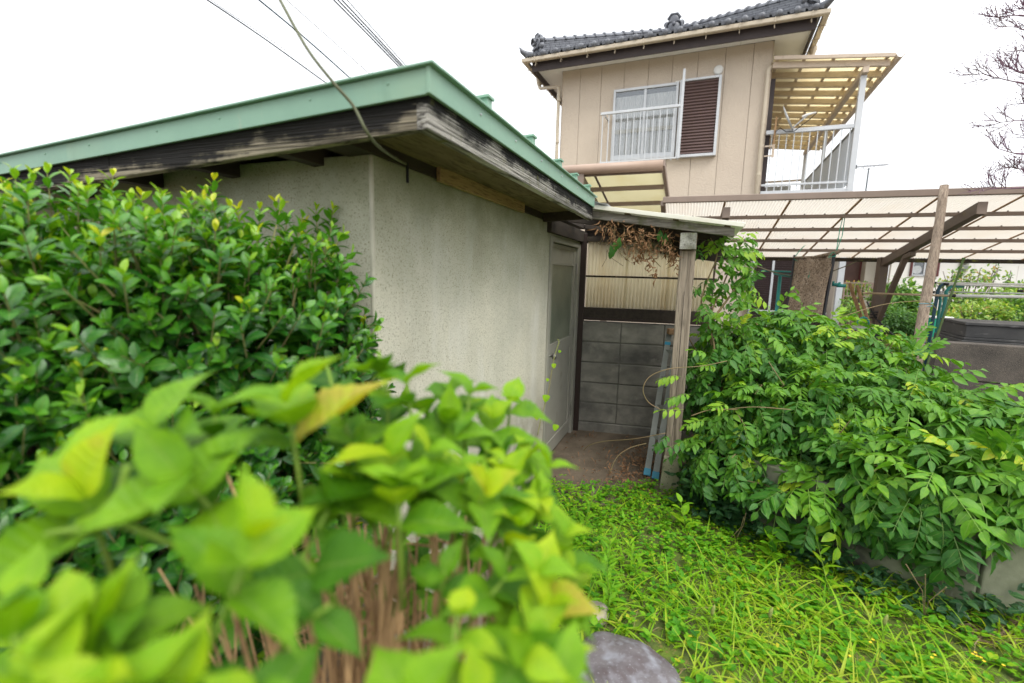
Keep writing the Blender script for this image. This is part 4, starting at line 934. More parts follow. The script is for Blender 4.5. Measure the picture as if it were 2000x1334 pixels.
# handcart behind the wisteria
a = np.array(V3(1665, 640, 5.6)); o, inv = loose('handcart', 'grey flat handcart with small black wheels behind the wisteria', 'cart', down(a))
X, Y = dxy(-35)
shift(part('deck', MB().bar(a - X * .30, a + X * .28, .30, .03), M['old_aluminium'], o, bevel=.004), inv)
shift(part('side_board', MB().bar(np.array(V3(1649, 626, 5.9)), np.array(V3(1702, 648, 5.6)), .03, .05), M['pole_wood'], o), inv)
for k in (-1, 1):
    for e in (-.25, .25):
        c_ = a + X * e + Y * (.12 * k) + np.array([0, 0, -.09]); shift(part('wheel', MB().tube([c_ - Y * .02, c_ + Y * .02], .055, 16), M['black'], o), inv)
        shift(part('leg', MB().tube([c_, down(c_)], .014, 8), M['old_aluminium'], o), inv)
shift(part('handle', MB().tube([np.array(V3(1674, 634, 5.7)) + [.07 * (1 - math.cos(q)), 0, .09 * math.sin(q)] for q in np.linspace(0, math.pi, 12)], .011, 8), M['teal'], o, smooth=True), inv)

# walls on the right: aggregate wall with a dark stone cover, low mossy retaining wall
WO = V3(1830, 667, 4.05); AW = -24
aw = thing('aggregate_wall', 'dark exposed aggregate garden wall at the right edge', 'wall', (WO[0], WO[1], 0), AW)
part('panel', MB().box((0, 0, .735), (3.0, .13, WO[2])), M['aggregate'], aw, bevel=.008)
part('panel', MB().box((0.01, .006, -.1), (3.0, .13, .73)), M['aggregate'], aw, bevel=.008)
#part('patch', MB().lathe([(.055, 0), (.05, .004), (.02, .006)], 14, at=(.43, -.001, .86), axis=(0, -1, 0)), M['concrete'], aw)
SO = V3(1884, 661, 4.45); st = thing('stone_cover', 'dark two-tier stone cover box with a flat lid behind the aggregate wall', 'stone box', (SO[0], SO[1], 0), -25)
ztop = V3(1884, 629, 4.45)[2]
part('base', MB().box((-.03, -.03, 0), (1.8, .66, SO[2] - .015)), M['dark_stone'], st, bevel=.006)
part('lower_tier', MB().box((-.012, -.012, SO[2] - .012), (1.8, .63, SO[2] + .012)), M['dark_stone'], st, bevel=.004)
part('body', MB().box((0, 0, SO[2] + .013), (1.8, .60, ztop - .028)), M['dark_stone'], st, bevel=.005)
part('lid', MB().box((-.012, -.012, ztop - .026), (1.8, .42, ztop)).box((-.012, .424, ztop - .026), (1.8, .61, ztop - .002)), M['dark_stone'], st, bevel=.004)
rw = thing('retaining_wall', 'low mossy concrete retaining wall under the wisteria', 'wall', (1.62, 2.72, 0))
line = [(1.50, 2.92), (1.64, 2.70), (1.95, 2.33), (2.24, 2.08), (2.75, 1.99), (3.7, 1.93)]
rwo = np.array([1.62, 2.72])
for a, b in zip(line[:-1], line[1:]):
    a, b = np.array(a) - rwo, np.array(b) - rwo; d_ = unit(b - a); n_ = np.array([-d_[1], d_[0]]) * .07; e = d_ * -.012
    V = [(*(p + k), z) for z in (-.1, .44) for p, k in ((a + e, -n_), (b - e, -n_), (b - e, n_), (a + e, n_))]
    part('panel', MB().add(V, [(3, 2, 1, 0), (4, 5, 6, 7), (0, 1, 5, 4), (1, 2, 6, 5), (2, 3, 7, 6), (3, 0, 4, 7)]), M['mossy_wall'], rw, bevel=.008)
fillp = [(p[0] - rwo[0] + .05, p[1] - rwo[1] + .05) for p in line] + [(3.7 - rwo[0], 4.0 - rwo[1]), (1.3 - rwo[0], 4.0 - rwo[1])]
part('earth_fill', MB().add([(x, y, .40) for x, y in fillp], [tuple(range(len(fillp)))]), M['soil'], rw)

# stepping stone
sp = V3(1190, 1330, 1.0); c_ = np.array([.445, 1.60, 0])
bmx = bmesh.new(); bmesh.ops.create_icosphere(bmx, subdivisions=4, radius=1)
for v in bmx.verts:
    q = v.co.copy(); w_ = 1 + .06 * math.sin(q.x * 3 + q.y * 2.2) + .04 * math.sin(q.y * 5 + 1)
    v.co = Vector((q.x * .228 * w_, q.y * .220 * w_, max(-.5, math.copysign(abs(q.z) ** .75, q.z)) * .085 + .008 * math.sin(q.x * 7) * math.sin(q.y * 6)))
mm = bpy.data.meshes.new('stepping_stone'); bmx.to_mesh(mm); bmx.free(); mm.polygons.foreach_set('use_smooth', [True] * len(mm.polygons))
o = link('stepping_stone', mm, M['boulder'], None, loc=tuple(c_)); tag(o, 'large rounded purplish grey stepping stone in the grass', 'stone')
bmx = bmesh.new(); bmesh.ops.create_icosphere(bmx, subdivisions=3, radius=1)
for v in bmx.verts: q = v.co; v.co = Vector((q.x * .06 * (1 + .1 * math.sin(q.y * 4)), q.y * .07, q.z * .04))
mm = bpy.data.meshes.new('small_stone'); bmx.to_mesh(mm); bmx.free(); mm.polygons.foreach_set('use_smooth', [True] * len(mm.polygons))
o = link('small_stone', mm, surf('pale_stone', (.42, .37, .31), (.3, .26, .22), 12, rough=.9, bump=.5), None, loc=(.415, 1.945, .02)); tag(o, 'small pale stone beside the stepping stone, half under the weeds', 'stone')

# overhead cables
def cable(pts, r, m, label, name='cable'):
    w = [V3(*q) for q in pts]; o = part(name, MB().tube([np.array(q) - np.array(w[0]) for q in w], r, 8), M[m], None, smooth=True); o.location = w[0]; tag(o, label, 'cable'); return o
def cat_(pts, n=8):                                                  # smooth curve through the points
    p = np.array(pts, float); p = np.vstack([2 * p[0] - p[1], p, 2 * p[-1] - p[-2]]); out = []
    for i in range(1, len(p) - 2):
        for t_ in np.linspace(0, 1, n, endpoint=False):
            a, b, c2, d2_ = p[i - 1:i + 3]; out.append(.5 * ((2 * b) + (-a + c2) * t_ + (2 * a - 5 * b + 4 * c2 - d2_) * t_ ** 2 + (-a + 3 * b - 3 * c2 + d2_) * t_ ** 3))
    out.append(p[-2]); return out
ca = cable(cat_([(515, -60, 1.20), (547, 0, 1.19), (600, 95, 1.18), (650, 160, 1.19), (690, 207, 1.22), (715, 255, 1.235), (735, 282, 1.30), (758, 300, 1.42), (780, 314, 1.60), (795, 321, 1.71)]), .0044, 'cable', 'thick greenish service cable sagging in front of the green eave to the shed corner')
part('clip', MB().tube([np.array(V3(795, 318, 1.70)) - np.array(V3(515, -60, 1.20)), np.array(V3(796, 357, 1.70)) - np.array(V3(515, -60, 1.20))], .0055, 8), M['black'], ca)
cable(cat_([(700, 265, 1.55), (730, 275, 1.60), (760, 295, 1.65), (788, 318, 1.68)]), .0022, 'cable', 'thin wire running under the eave to the same shed corner')
cable(cat_([(370, -22, 16), (405, 0, 16), (520, 78, 18), (645, 168, 20)]), .026, 'wire', 'black overhead wire at the upper left, lowest of the wires')
cable(cat_([(480, -20, 16), (506, 0, 16), (600, 78, 18), (692, 160, 20)]), .029, 'wire_blue', 'dark blue overhead wire crossing behind the thick cable')
cable(cat_([(395, -20, 16), (412, 0, 16), (520, 72, 18), (560, 100, 19)]), .014, 'wire_pale', 'hair-thin pale wire running close beside the black overhead wire')
cable(cat_([(540, -20, 26), (560, 0, 26), (650, 80, 28), (728, 150, 30)]), .026, 'wire_pale', 'hair-thin pale wire ending at a small fixing above the green eave')
for k, (x0, x1, w_) in enumerate(((652, 786, .040), (660, 791, .040), (668, 795, .040), (678, 800, .026))):
    lab = ['leftmost of the bundle of parallel thin wires above the roof corner', 'second from the left in the bundle of parallel thin wires', 'third from the left in the bundle of parallel thin wires', 'faintest wire at the right of the parallel bundle above the roof corner'][k]
    cable([(x0 - 20, -20, 24), (x0, 0, 24), ((x0 + x1) / 2, 68, 26), (x1 + 12, 150, 28)], w_, 'wire', lab)
o, inv = loose('insulator', 'tiny dark insulator peeking over the green eave edge', 'insulator', V3(724, 150, 6))
shift(part('insulator', MB().tube([V3(724, 160, 6), V3(724, 146, 6), V3(729, 143, 6)], .012, 8), M['wire'], o), inv)

# neighbour house at the back
NO = V3(1735, 560, 12.6); ng = thing('neighbour_house', 'pale low house with a maroon framed window far behind the garden shrubs', 'house', (NO[0], NO[1], 0), -14)
nw = [0]
for k in range(7): part('wall_panel', MB().box((k * .92 + .003, 0, -.2), (k * .92 + .917, .1, 3.0)), M['cream_wall'], ng)
part('recess_wall', MB().box((-1.6, .7, -.2), (-.003, .8, 2.9)), M['beige_wall'], ng); part('recess_panel', MB().box((-.42, .4, -.2), (-.004, .69, 2.9)), M['beige_wall'], ng)
part('roof', MB().box((-1.8, -.5, 3.0), (6.6, 6, 3.1)).add([(-1.8, -.5, 3.1), (6.6, -.5, 3.1), (6.6, 3, 3.9), (-1.8, 3, 3.9), (6.6, 6, 3.1), (-1.8, 6, 3.1)], [(0, 1, 2, 3), (3, 2, 4, 5)]), M['roof_dark'], ng)
nd = part('door', MB().box((-.85, .655, 0), (-.46, .698, 2.1)), M['brown_door'], ng); part('frame', MB().box((-.92, .64, 0), (-.852, .699, 2.16)).box((-.458, .64, 0), (-.40, .699, 2.16)).box((-.85, .64, 2.102), (-.46, .699, 2.16)), M['maroon'], nd)
nx = .43
nwn = part('window', MB().box((nx, -.04, 1.72), (nx + .045, 0, 2.72)).box((nx + .59, -.04, 1.72), (nx + .64, 0, 2.72)).box((nx + .045, -.04, 2.66), (nx + .59, 0, 2.72)), M['maroon'], ng)
part('frame', MB().box((nx + .046, -.03, 1.72), (nx + .07, 0, 2.66)).box((nx + .30, -.03, 1.72), (nx + .335, 0, 2.66)).box((nx + .565, -.03, 1.72), (nx + .589, 0, 2.66)).box((nx + .07, -.03, 1.72), (nx + .565, 0, 1.76)), M['aluminium'], nwn)
part('pane', MB().box((nx + .07, -.012, 1.76), (nx + .565, -.008, 2.66)), M['pane'], nwn); part('unlit_sheet', MB().box((nx + .07, -.005, 1.76), (nx + .565, -.002, 2.66)), M['dark_room'], nwn)  # pane backed by a near-black sheet, the room's darkness put into its colour
part('fan', MB().lathe([(.11, 0), (.10, .002), (.02, .003)], 20, at=(nx + .16, -.0065, 1.88), axis=(0, -1, 0)), M['curtain'], nwn)
mx_ = 1.50
mt_ = part('meter_box', MB().box((mx_, -.05, 1.86), (mx_ + .19, 0, 2.24)), M['meter'], ng, bevel=.006)
part('dial', MB().lathe([(.075, 0), (.075, .05), (.06, .07)], 18, at=(mx_ + .10, -.05, 2.12), axis=(0, -1, 0)).lathe([(.07, 0), (.07, .05), (.05, .06)], 18, at=(mx_ + .10, -.05, 1.95), axis=(0, -1, 0)), M['old_aluminium'], mt_)
part('conduit', MB().tube([(mx_ + .05, -.03, 2.24), (mx_ + .05, -.03, 3.0)], .012, 6).tube([(mx_ + .14, -.03, 2.24), (mx_ + .14, -.03, 3.0)], .012, 6), M['meter'], mt_)
# brown lattice gate by the neighbour's door
LG = V3(1646, 578, 10.8); lg = thing('lattice_gate', 'low brown metal gate of upright bars left of the carport post', 'gate', (LG[0], LG[1], LG[2] - .25), -16)
part('frame', MB().box((0, 0, 0), (.03, .03, .57)).box((.55, 0, 0), (.58, .03, .57)).box((.03, 0, .54), (.55, .03, .57)).box((.03, 0, .24), (.55, .03, .265)), M['bronze'], lg)
for k in range(7): part('bar', MB().box((.075 + k * .068, .008, .265), (.09 + k * .068, .022, .54)), M['bronze'], lg)
for x in (.0, .55): part('post', MB().box((x, 0, -LG[2] + .25), (x + .03, .03, -.002)), M['bronze'], lg)
# green bin behind the laundry stands
o, inv = loose('green_crate', 'green plastic crate with a white lid behind the laundry stands', 'crate', V3(1830, 640, 7.6)[0:2] + (.42,))
gp_ = V3(1830, 640, 7.6)
shift(part('body', MB().box((gp_[0] - .14, gp_[1] - .1, .42), (gp_[0] + .14, gp_[1] + .1, .99)), M['cord_green'], o, bevel=.01), inv)
shift(part('lid', MB().box((gp_[0] - .15, gp_[1] - .11, .992), (gp_[0] + .15, gp_[1] + .11, 1.02)), M['white_pole'], o, bevel=.006), inv)
# antenna far behind
AN = V3(1690, 370, 30); o, inv = loose('antenna', 'thin rooftop television antenna against the sky right of the balcony', 'antenna', down(AN))
shift(part('mast', MB().tube([down(AN), V3(1697, 328, 30)], .04, 6), M['wire'], o), inv)
a, b = np.array(V3(1671, 326, 30)), np.array(V3(1734, 321.5, 30)); shift(part('boom', MB().tube([a, b], .025, 6), M['wire_pale'], o), inv)
for k in range(12):
    c_ = a + (b - a) * k / 11; shift(part('element', MB().tube([c_ + [-.02, -.35, 0], c_ + [.02, .35, 0]], .014, 5), M['wire_pale'], o), inv)
shift(part('reflector', MB().tube([a + [0, 0, -.12], a + [0, 0, .12]], .08, 6), M['wire'], o), inv)
shift(part('stay', MB().tube([V3(1684, 325, 30), V3(1688, 331, 30), V3(1706, 330, 30), V3(1708, 324, 30)], .02, 5), M['wire_pale'], o), inv)

# ================================================================== VEGETATION
ALL = lambda L: np.arange(len(L.P))
def rest(L, idx): m_ = np.ones(len(L.P), bool); m_[idx] = False; return np.where(m_)[0]
def inshed(p, pad=.02):
    X, Y = dxy(SY); q = p - np.array(SH); u, v = q @ X, q @ Y
    return (v > -pad) & (u < pad)

# ---- evergreen hedge along the shed wall
HB = []
for (x, y, Z, rx, rz) in ((-260, 805, 1.25, .40, .50), (0, 800, 1.25, .37, .50), (180, 800, 1.30, .37, .52), (360, 788, 1.36, .34, .50), (500, 782, 1.43, .30, .52), (592, 795, 1.50, .21, .52),
                          (-150, 1080, 1.15, .40, .5), (80, 1060, 1.15, .36, .5), (300, 1060, 1.24, .34, .5), (470, 1040, 1.36, .30, .5)):
    HB.append((P(x, y, Z), np.array([rx, rx, rz])))
hp = P(300, 900, 1.3); hedge, hinv = base_thing('evergreen_hedge', 'dense glossy evergreen hedge with yellowish shoot tips in front of the shed wall', 'hedge', (hp[0], hp[1], 0))
LT = [leaf_t(1, .44, 5, obov, .40, .25), leaf_t(1, .50, 5, obov, .26, .5), leaf_t(1, .40, 5, obov, .5, .1), leaf_t(1, .47, 5, obov, .34, .7)]
HL = Leaves(LT)
def shoot(L, base, d, n, length, leaf, tint0, tint1, spread=.9, twig=None):
    """leafy shoot: opposite pairs, each pair turned a quarter; pale young leaves at the tip"""
    d = unit(d); a = unit(np.cross(d, [.3, .9, .2])); b = np.cross(d, a); ph = rng.random() * 6.28; ps = []; ds = []; us = []; ss = []; ts = []
    for i in range(n):
        f = i / max(1, n - 1); q = base + d * length * f; ang_ = ph + i * 1.62
        for k in (0, 1):
            r = a * math.cos(ang_ + k * math.pi) + b * math.sin(ang_ + k * math.pi) + rng.normal(size=3) * .18
            sp_ = spread * (1.15 - .65 * f)
            ps.append(q); ds.append(unit(r) * sp_ + d * (1.05 - sp_ * .55)); us.append(d * 1.0 - r * .2 + rng.normal(size=3) * .15)
            ss.append(leaf * (1 - .42 * f * f) * rng.uniform(.8, 1.15)); ts.append(tint0 + (tint1 - tint0) * f ** 2.2 + rng.normal() * .06)
    L.add(np.array(ps), np.array(ds), np.array(us), np.array(ss), np.clip(np.array(ts), 0, 1))
    if twig is not None: twig.append((base - d * .05, base + d * length))
pts, nr = blob_points(HB, 3500, .45)
ok = ~inshed(pts, .03) & (pts[:, 2] > .12)
tw = []
for p, n_ in zip(pts[ok], nr[ok]):
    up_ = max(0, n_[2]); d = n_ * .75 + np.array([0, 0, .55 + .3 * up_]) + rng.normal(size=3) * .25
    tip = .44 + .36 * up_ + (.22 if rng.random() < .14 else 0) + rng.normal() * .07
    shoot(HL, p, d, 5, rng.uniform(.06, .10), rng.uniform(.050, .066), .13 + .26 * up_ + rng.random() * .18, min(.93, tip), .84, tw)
for (x, y, Z) in ((415, 372, 1.50), (413, 400, 1.5), (218, 366, 1.42), (222, 395, 1.42), (278, 400, 1.48), (368, 398, 1.58), (318, 405, 1.45), (547, 415, 1.55), (620, 428, 1.62), (600, 452, 1.6), (643, 425, 1.62), (640, 480, 1.6), (70, 375, 1.25), (140, 372, 1.3), (40, 372, 1.2), (100, 372, 1.25), (165, 388, 1.3), (470, 432, 1.5), (505, 428, 1.52), (655, 520, 1.58), (690, 630, 1.56), (715, 650, 1.56), (25, 395, 1.22)):
    b = P(x, y + 40, Z); shoot(HL, b, np.array([rng.normal() * .12, rng.normal() * .1, 1]), 6, .095, .056, .45, .85 if rng.random() < .6 else 1.0, .85, tw)
for _ in range(14):                                                   # variegated yellow sports
    i = rng.integers(0, ok.sum()); p = pts[ok][i]; shoot(HL, p + nr[ok][i] * .03, nr[ok][i] + [0, 0, .5], 4, .05, .05, .5, 1.0, .8)
HL.cat(); HL.keep(~inshed(HL.P, .0))
hs = HL.seen(300, 34, lambda q: ~((q[:, 1] > 820) & (q[:, 0] > 120)))
HL.objects(hs, 'leaf', M['leaf_hedge'], hedge, hinv); shift(HL.bulk(rest(HL, hs), 'foliage', M['leaf_hedge'], hedge), hinv)
tm = MB()
for a, b in tw: tm.tube([a, b], [.0028, .0014], 4, False)
shift(part('twig', tm, M['stem_green'], hedge, stuff=True), hinv)
sm_ = MB()
for bl in HB:
    c0 = bl[0]
    for _ in range(6):
        ft_ = np.array([c0[0] + rng.normal() * .08, c0[1] + rng.normal() * .06, 0]); ed = c0 + np.clip(rng.normal(size=3), -1.2, 1.2) * np.array([.13, .10, .2])
        sm_.tube([ft_, (ft_ * .55 + ed * .45) + rng.normal(size=3) * .04, ed], [.014, .010, .005], 6)
shift(part('stem', sm_, M['bark'], hedge, stuff=True), hinv)

# ---- hydrangea in the foreground (big soft leaves, out of focus)
hp = P(700, 1300, .56); hyd, yinv = base_thing('hydrangea', 'large leafed lime green hydrangea bush close up in the foreground', 'hydrangea', (hp[0], hp[1], 0))
def acum(s): return max(0, math.sin(math.pi * min(1, s * 1.02) ** .72)) ** .9 * (1 if s < .60 else 1 - ((s - .60) / .40) ** 1.1 * .78)
YT = [leaf_t(1, .60, 20, acum, .34, .55, .06, .08), leaf_t(1, .54, 20, acum, .48, .3, .07, .10), leaf_t(1, .64, 20, acum, .24, .9, .055, .07), leaf_t(1, .58, 20, acum, .6, .6, .07, .11), leaf_t(1, .62, 20, acum, .4, 1.2, .06, .09)]
YL = Leaves(YT); ystem = []
def rosette(x, y, Z, size, n=3, tilt=(0, 0), tint=.5, old=0):
    KZ = .70; c_ = P(x, y, Z * KZ); ax = unit(np.array([tilt[0], tilt[1], 1.0]) + rng.normal(size=3) * .22); a = unit(np.cross(ax, [.2, 1, .1])); b = np.cross(ax, a); ph = rng.random() * 6.28
    for i in range(n):
        f = i / max(1, n); 
        for k in (0, 1):
            an = ph + i * 1.57 + k * math.pi + rng.normal() * .15
            r = a * math.cos(an) + b * math.sin(an); el = .40 + .85 * f + rng.normal() * .18
            s_ = size * KZ * (1.12 if Z > .58 else .95) * (1 - .55 * f) * rng.uniform(.85, 1.12)
            tt = min(.93, tint - .14 + .36 * f + rng.normal() * .11)
            if old and i == 0 and k == 0 and Z < .76: tt = .98
            YL.add(c_ - ax * .026 * (n - i), r * math.cos(el) + ax * math.sin(el), ax * math.cos(el) - r * math.sin(el) * .8, s_, tt)
    ystem.append((c_ - ax * .026 * n, ax))
RS = [(555, 745, .74, .135, 3, (0, -.25), .50, .12), (270, 800, .70, .135, 3, (-.1, -.2), .5, 0), (790, 715, .92, .12, 2, (.1, -.3), .42, 0), (330, 905, .62, .12, 3, (0, -.2), .55, 0), (600, 860, .78, .12, 3, (0, -.2), .45, .1),
      (150, 930, .62, .12, 3, (-.3, -.2), .6, 0), (520, 1000, .52, .115, 3, (0, -.35), .52, 0), (760, 850, .78, .12, 3, (0, -.2), .55, 0), (880, 800, .95, .12, 3, (.1, -.2), .5, 0), (960, 790, 1.05, .12, 3, (.2, -.2), .55, 0),
      (1000, 900, .92, .115, 3, (.3, -.2), .58, 0), (1020, 990, .85, .11, 3, (.4, -.1), .6, 0), (850, 1080, .62, .10, 2, (.1, -.2), .42, 0),
      (100, 1190, .48, .12, 3, (-.2, -.2), .58, 0), (250, 1150, .52, .115, 3, (0, -.3), .5, 0), (60, 1290, .42, .11, 3, (-.1, -.1), .56, 0), (280, 1260, .45, .12, 3, (0, -.2), .5, 0), (450, 1330, .42, .11, 2, (.1, -.2), .42, 0),
      (780, 1320, .46, .11, 2, (.1, -.2), .48, 0), (1040, 1280, .56, .11, 3, (.2, -.2), .58, 0), (640, 1180, .55, .10, 1, (.2, -.3), .38, 0), (900, 1150, .62, .075, 2, (.1, .1), .62, 0), (1060, 1080, .72, .10, 3, (.3, 0), .62, .1), (1080, 1160, .70, .10, 3, (.3, 0), .6, 0),
      (660, 800, .86, .11, 2, (0, -.2), .42, .15), (420, 830, .78, .11, 2, (0, -.2), .42, 0), (830, 900, .86, .10, 2, (.1, -.2), .5, 0), (690, 1050, .70, .11, 2, (0, -.3), .46, 0), (400, 1100, .60, .10, 2, (0, -.3), .44, 0), (30, 1010, .62, .12, 1, (-.3, -.1), .5, 0),
      (1090, 890, 1.0, .10, 3, (.4, -.1), .62, 0), (1040, 870, 1.05, .1, 3, (.3, -.1), .5, 0), (980, 1180, .66, .09, 2, (.2, -.1), .5, 0), (1110, 1010, .85, .09, 3, (.5, 0), .6, 0), (1100, 1310, .6, .1, 2, (.3, -.1), .6, .1),
      (880, 740, 1.05, .09, 2, (.1, -.2), .45, 0), (1000, 760, 1.15, .1, 2, (.2, -.2), .5, 0), (740, 690, 1.0, .10, 1, (-.2, -.1), .4, .2), (620, 940, .72, .11, 2, (0, -.2), .48, 0), (450, 940, .66, .1, 2, (0, -.2), .48, 0), (560, 1300, .5, .08, 1, (0, -.1), .5, 0)]
drop = set(); drop2 = {(200, 870), (500, 900), (180, 1080), (380, 960), (480, 830), (600, 860)}
drop = {(850, 1080), (640, 1180), (780, 1320), (400, 1100), (30, 1010), (690, 1050), (420, 830), (560, 1300), (620, 940), (450, 940), (980, 1180), (450, 1330)}
RS = [r_ for r_ in RS if (r_[0], r_[1]) not in drop]
RS += [(200, 870, .72, .11, 2, (-.1, -.2), .46, 0), (180, 1080, .55, .11, 2, (-.1, -.3), .46, 0), (20, 1120, .52, .11, 2, (-.2, -.2), .52, 0), (500, 900, .74, .11, 2, (0, -.2), .46, 0), (640, 720, .95, .10, 1, (0, 0), .36, 0), (1010, 1100, .74, .1, 2, (.3, -.1), .54, 0),
       (420, 770, .80, .10, 2, (0, -.2), .42, 0), (480, 830, .78, .11, 2, (0, -.25), .48, 0), (660, 960, .74, .10, 2, (0, -.2), .42, 0), (850, 850, .86, .11, 3, (.1, -.2), .56, 0), (920, 740, 1.02, .10, 2, (.1, -.2), .5, 0), (1060, 950, .95, .1, 3, (.3, -.1), .6, 0), (1130, 1090, .85, .09, 3, (.4, 0), .58, 0), (1120, 1180, .78, .09, 2, (.4, 0), .55, 0),
       (340, 1310, .46, .12, 2, (.1, -.2), .5, 0), (940, 1330, .54, .12, 3, (.2, -.2), .56, 0), (1100, 1240, .64, .1, 3, (.3, 0), .58, 0), (700, 840, .84, .11, 2, (.1, -.2), .5, 0), (380, 960, .62, .10, 2, (0, -.3), .46, 0), (590, 1090, .62, .11, 1, (0, -.3), .36, 0)]
RS += [(775, 905, .72, .115, 3, (0, -.25), .58, 0), (955, 935, .82, .11, 3, (.2, -.2), .54, 0), (480, 1350, .46, .11, 2, (0, -.3), .42, 0), (640, 1185, .58, .085, 1, (.4, -.2), .30, 0), (870, 1090, .70, .075, 2, (.1, -.2), .42, 0), (800, 1345, .46, .12, 2, (.1, -.2), .52, 0), (150, 1325, .42, .11, 2, (0, -.1), .56, 0), (20, 1180, .47, .11, 2, (-.2, 0), .5, 0),
       (690, 900, .80, .1, 2, (0, -.2), .46, 0), (900, 890, .88, .1, 3, (.1, -.2), .56, 0), (1050, 1220, .66, .1, 2, (.3, -.1), .56, 0), (760, 770, .95, .09, 2, (0, -.2), .45, 0), (960, 850, .98, .09, 2, (.2, -.2), .5, 0), (740, 700, 1.0, .10, 1, (-.3, .1), .34, .3)]
RS = [r_ for r_ in RS if (r_[0], r_[1]) not in drop2]
for i_, r_ in enumerate(RS): rosette(r_[0], r_[1], r_[2], r_[3] * (1.22 if (r_[0], r_[1]) in {(555, 745), (270, 800), (520, 1000), (330, 905), (150, 930), (760, 850), (100, 1190), (60, 1290)} else 1.0), *r_[4:])
for (x, y, Z, n_) in ((880, 980, 1.15, 26), (960, 1040, 1.1, 20), (820, 1100, 1.12, 26), (700, 1080, 1.1, 20), (1010, 1150, 1.0, 18), (900, 1200, 1.05, 22), (760, 1180, 1.1, 18), (560, 1150, 1.0, 16), (950, 880, 1.2, 14)):
    p = P(x, y, Z) + rng.normal(size=(n_, 3)) * np.array([.06, .05, .07]); YL.add(p, rng.normal(size=(n_, 3)) * [1, .6, .5] + [0, -.3, -.1], rng.normal(size=(n_, 3)) * .4 + [0, -.5, .8], rng.uniform(.05, .085, n_), rng.uniform(.1, .5, n_))
YL.cat()
ysn = np.arange(len(YL.P))[:300] if len(YL.P) <= 300 else YL.seen(300, 30)
YL.objects(ysn, 'leaf', M['leaf_hydrangea'], hyd, yinv)
r_ = rest(YL, ysn)
if len(r_): shift(YL.bulk(r_, 'foliage', M['leaf_hydrangea'], hyd), yinv)
foot = np.array([hp[0], hp[1] + .10, .0])
gs, bs = MB(), MB()
for c_, ax in ystem:
    f_ = foot + rng.normal(size=3) * np.array([.13, .10, 0]); mid_ = c_ - ax * .09 + np.array([0, .0, -.02])
    k_ = mid_ * .55 + f_ * .45 + np.array([0, 0, -.02]) + rng.normal(size=3) * .02
    gs.tube([c_ + ax * .03, c_ - ax * .05, mid_], [.0022, .0026, .003], 6)
    bs.tube([mid_, k_, f_], [.003, .004, .006], 6)
foot2 = P(740, 1250, .80); foot2[2] = 0
for _ in range(150):                                                  # woody canes and dead sticks at the foot
    a = foot2 + np.clip(rng.normal(size=3), -1.7, 1.7) * np.array([.115, .06, 0]); h_ = rng.uniform(.75, 1.20) - abs(a[0] - foot2[0]) * 1.2; b = a + np.array([rng.uniform(-.10, .08), rng.normal() * .04 - .02, h_])
    bs.tube([a, (a + b) / 2 + rng.normal(size=3) * .016, b], [.0042, .0034, .0020], 5)
for _ in range(46):                                                   # leaning, forked dead canes
    a = foot2 + np.clip(rng.normal(size=3), -1.3, 1.3) * np.array([.10, .06, 0]); h_ = rng.uniform(.7, 1.1); b = a + np.array([rng.uniform(-.24, .14), rng.normal() * .06, h_]); m_ = (a + b) / 2 + rng.normal(size=3) * .04
    bs.tube([a, m_, b], [.0036, .003, .0016], 5); bs.tube([m_, m_ + (b - m_) * .5 + rng.normal(size=3) * .05, b + rng.normal(size=3) * .07], [.0026, .002, .0012], 5)
for _ in range(70):
    a = foot2 + np.clip(rng.normal(size=3), -1.6, 1.6) * np.array([.11, .05, 0]) + [0, 0, rng.uniform(.6, 1.08)]; b = a + np.array([rng.uniform(-.1, .06), rng.normal() * .04, rng.normal() * .07]); bs.tube([a, (a + b) / 2 + rng.normal(size=3) * .02, b], .0024, 5)
for a in (((-20, 1066, .44), (110, 1040, .44), (240, 1022, .44)), ((240, 1022, .44), (330, 1060, .46), (440, 1112, .50)), ((240, 1022, .44), (236, 960, .44), (250, 910, .44))): gs.tube([V3(*q) for q in cat_(a, 5)], .0032, 6)
shift(part('branch', gs, M['weed_stem'], hyd, smooth=True, stuff=True), yinv)
shift(part('cane', bs, M['bark_pale'], hyd, smooth=True, stuff=True), yinv)

